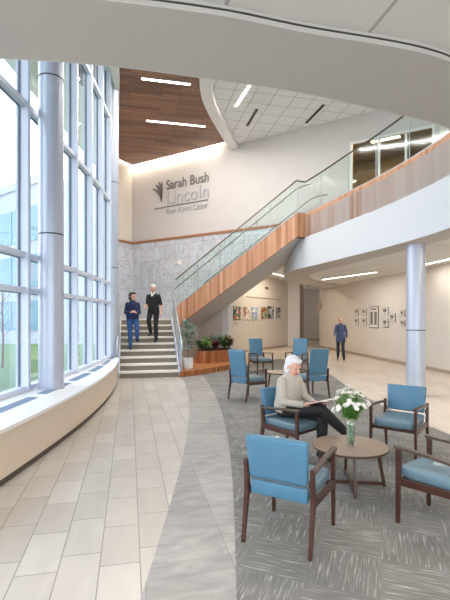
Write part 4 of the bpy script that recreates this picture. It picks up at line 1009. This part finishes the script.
# person on the stairs, left
def st_xy(u, t): p_ = stb+A2*t+B2*u; return p_.x, p_.y
x, y = st_xy(.36, .93)
f1 = V((.22, -.975)); ang = face_rot(f1)
pz = RH*4
w2 = figure('person in navy sweater and blue jeans with short dark hair walking down the stairs', (x, y, pz), ang,
  dict(pelvis=(0, 0, .90), neck=(0, .0, 1.38), head=(0, .02, 1.495), sl=(-.165, 0, 1.31), sr=(.165, 0, 1.31), el=(-.215, .03, 1.07), er=(.225, -.02, 1.06), wl=(-.10, .24, 1.04), wr=(.06, .24, 1.05),
       hl=(-.085, 0, .88), hr=(.085, 0, .88), kl=(-.12, .1, .57), kr=(.07, .06, .48), al=(-.13, -.17, RH+.09), ar=(.06, .02, .09), tl=(-.15, -.03, RH+.045), tr=(.06, .16, .045)),
  (0, 0, math.radians(50)), navy, jeans, blsh, black_hair, bob,
  dict(l=((.6, .5, .3), (.2, -.5, -.5), (0, .3, 1), 1, .6), r=((-.6, .5, .3), (-.2, -.5, -.5), (0, .3, 1), 1, .6)), .009, True, 0, True, size=1.07, bulk=.015)
x, y = st_xy(1.0, 1.22)
w3 = figure('person with white hair in black short-sleeved scrubs walking down the stairs beside the right railing', (x, y, RH*5), face_rot((-.2, -.98)),
  dict(pelvis=(0, 0, .97), neck=(0, .0, 1.5), head=(0, .03, 1.62), sl=(-.185, 0, 1.43), sr=(.185, 0, 1.43), el=(-.25, -.04, 1.16), er=(.24, -.02, 1.16), wl=(-.26, .04, .92), wr=(.20, .2, 1.06),
       hl=(-.09, 0, .95), hr=(.09, 0, .95), kl=(-.09, .05, .52), kr=(.11, .12, .66), al=(-.09, .02, .09), ar=(.14, -.15, RH+.10), tl=(-.10, .16, .045), tr=(.16, -.02, RH+.045)),
  (math.radians(-12), 0, math.radians(14)), blackc, blackc, blk, white_hair, short_hair,
  dict(l=((0, .15, -1), (.6, .1, 0), (0, 1, 0), 1.08, .5), r=((-.4, .9, .0), (-.2, 0, -1), (-1, .2, 0), 1.08, .6)), .009, False, size=1.04, bulk=.01)
mb = MB(); mb.cap((-.05, .05, 1.5), .028, (0, .135, 1.40), .02); mb.cap((.05, .05, 1.5), .028, (0, .135, 1.40), .02); mb.cap((-.05, .04, 1.51), .03, (.05, .04, 1.51), .03); mb.build('collar', coll, w3, remesh=.009)
# walking person in the corridor
w4 = figure('person in a dark blue coat and dark trousers walking along the corridor wall', (4.68, 17.4, .004), face_rot((-.35, -.94)),
  dict(pelvis=(0, 0, .94), neck=(0, .01, 1.47), head=(0, .035, 1.59), sl=(-.18, 0, 1.40), sr=(.18, 0, 1.40), el=(-.245, -.1, 1.14), er=(.245, .04, 1.14), wl=(-.24, .0, .90), wr=(.22, .22, .98),
       hl=(-.09, 0, .92), hr=(.09, 0, .92), kl=(-.1, .16, .52), kr=(.1, .0, .5), al=(-.15, .22, .09), ar=(.13, -.24, .13), tl=(-.16, .36, .045), tr=(.13, -.11, .05)),
  (math.radians(-6), 0, 0), navyc, darkp, blk, grey_hair, short_hair,
  dict(l=((0, .1, -1), (.6, .1, 0), (0, 1, 0), 1.05, .5), r=((-.1, .4, -.9), (-.6, .1, 0), (0, 1, .3), 1.05, .5)), .01, True, .2)

# ------------------------------------------------------------------ outside
grass_m = mat('grass', (76, 104, 50), .9, var=.25, scale=14); asph = mat('pavement', (140, 144, 150), .9, var=.05, scale=2); 
grassb = mat('soil_bed', (84, 82, 58), .9, var=.4, scale=22)
mb = MB(); mb.prism([(-80, -30), (-4.95, -30), (-4.95, 90), (-80, 90)], -.5, -.3); S(mb.build('ground', grass_m))
mb = MB(); mb.prism([(-70, 89), (-70, 40), (-14, 33), (-5, 33), (-5, 89)], -.3, -.285); S(mb.build('ground_road', asph))
mb = MB(); mb.prism([(-12, -6), (-8.6, -6), (-7.2, 8), (-9, 17), (-10.4, 17), (-8.8, 8)], -.3, -.28); S(mb.build('ground_path', asph))
mb = MB(); mb.prism([(-5.4, -5), (-4.3, -5), (gx(0)-.25, 0), (gx(4)-.25, 4), (gx(8)-.25, 8), (gx(12)-.25, 12), (-4.2, 13), (-4.9, 13), (-4.2, 8), (-4.3, 2)], -.3, -.2); S(mb.build('ground_bed', grassb))
# neighbouring wing with glass bands
bw = empty('office_building', (-24, 44, -.3)); tag(bw, 'pale office wing with bands of blue glass beyond the window wall', 'building')
P0 = V((-68, 75.6)); P1 = V((-15.6, 36.4)); bd = (P1-P0).normalized(); bn = V((bd.y, -bd.x)); bang = math.atan2(bd.y, bd.x); BL = (P1-P0).length
pale = mat('pale_cladding', (160, 168, 176), .6); bglass = mat('blue_glass', (78, 128, 148), .25, .1, var=.08, scale=1)
mid = (P0+P1)/2
def bbox(name, m_, u, z0, z1, dpt, o_, L=None):
    mb = MB(); c = P0+bd*u+bn*o_; mb.box((c.x+24, c.y-44, (z0+z1)/2+.3), (L or BL, dpt, z1-z0), bang); return mb.build(name, m_, bw)
bbox('wall', pale, BL/2, -.3, 13.2, 8, -4)
for z0, z1 in ((1.6, 2.2), (3.9, 6.0), ): pass
for z0, z1 in ((.6, 3.2), (4.4, 7.2), (8.4, 11.4)):
    for k in range(14):
        bbox('window', bglass, BL*(k+.5)/14, z0, z1, .1, .03, BL/14-.25)
bbox('parapet', pale, BL/2, 13.2, 13.9, 8.3, -4)
# young bare tree on the lawn
tr = empty('young_tree', (-8.9, 17.2, -.3)); tag(tr, 'thin young tree on the lawn seen through the glass at far left', 'tree'); mb = MB()
rng = random.Random(5); mb.tube([(0, 0, 0), (.03, 0, 1.2), (-.02, 0, 2.4), (.05, 0, 3.4)], [.05, .04, .03, .012], 6); mb.build('trunk', barkm, tr)
mb = MB()
for k in range(16):
    z = 1.2+k*.13; a = k*2.3; mb.tube([(0, 0, z), (.3*math.cos(a), .3*math.sin(a), z+.35), (.5*math.cos(a), .5*math.sin(a), z+.8)], [.014, .009, .004], 4)
mb.build('branches', barkm, tr)
# parked cars
def car(x, y, rz, paint, label):
    r = empty('car', (x, y, -.285), rz); tag(r, label, 'car', 'cars parked outside')
    mb = MB(); prof = [(-2.1, .35), (-2.1, .75), (-1.9, .88), (-1.0, .95), (-.55, 1.38), (.75, 1.4), (1.45, .98), (2.0, .9), (2.15, .7), (2.15, .35)]
    for a_, b_ in ((-.82, .82),):
        n_ = len(prof); mb.add([(p_[0], a_, p_[1]) for p_ in prof]+[(p_[0], b_, p_[1]) for p_ in prof], [tuple(range(n_)), tuple(range(n_, 2*n_))[::-1]]+[(i, n_+i, n_+(i+1) % n_, (i+1) % n_) for i in range(n_)])
    mb.build('body', paint, r, bevel=.06)
    for s_ in (-1, 1):
        mb = MB(); mb.add([(x_, s_*.835, z_) for x_, z_ in ((-.9, .98), (-.5, 1.32), (.7, 1.33), (1.25, .99))]+[(x_, s_*.8, z_) for x_, z_ in ((-.9, .98), (-.5, 1.32), (.7, 1.33), (1.25, .99))], [(0, 1, 2, 3), (4, 7, 6, 5), (0, 4, 5, 1), (1, 5, 6, 2), (2, 6, 7, 3), (3, 7, 4, 0)]); mb.build('window', mat('car_glass', (50, 60, 70), .1) if 'car_glass' not in MATS else MATS['car_glass'], r)
        for xx in (-1.35, 1.35):
            mb = MB(); mb.T = M.Translation((xx, s_*.74, .33))@M.Rotation(PI/2, 4, 'X'); mb.lathe([(0, -.1), (.33, -.1), (.33, .1), (0, .1)], 20); mb.build('wheel', black_m, r)
car(-15.2, 48, .3, mat('silver_paint', (190, 196, 204), .3, .5), 'silver car parked outside nearer the middle of the window wall')
car(-12.2, 43, .3, mat('dark_paint', (70, 84, 110), .3, .5), 'dark blue car parked outside seen between the mullions')
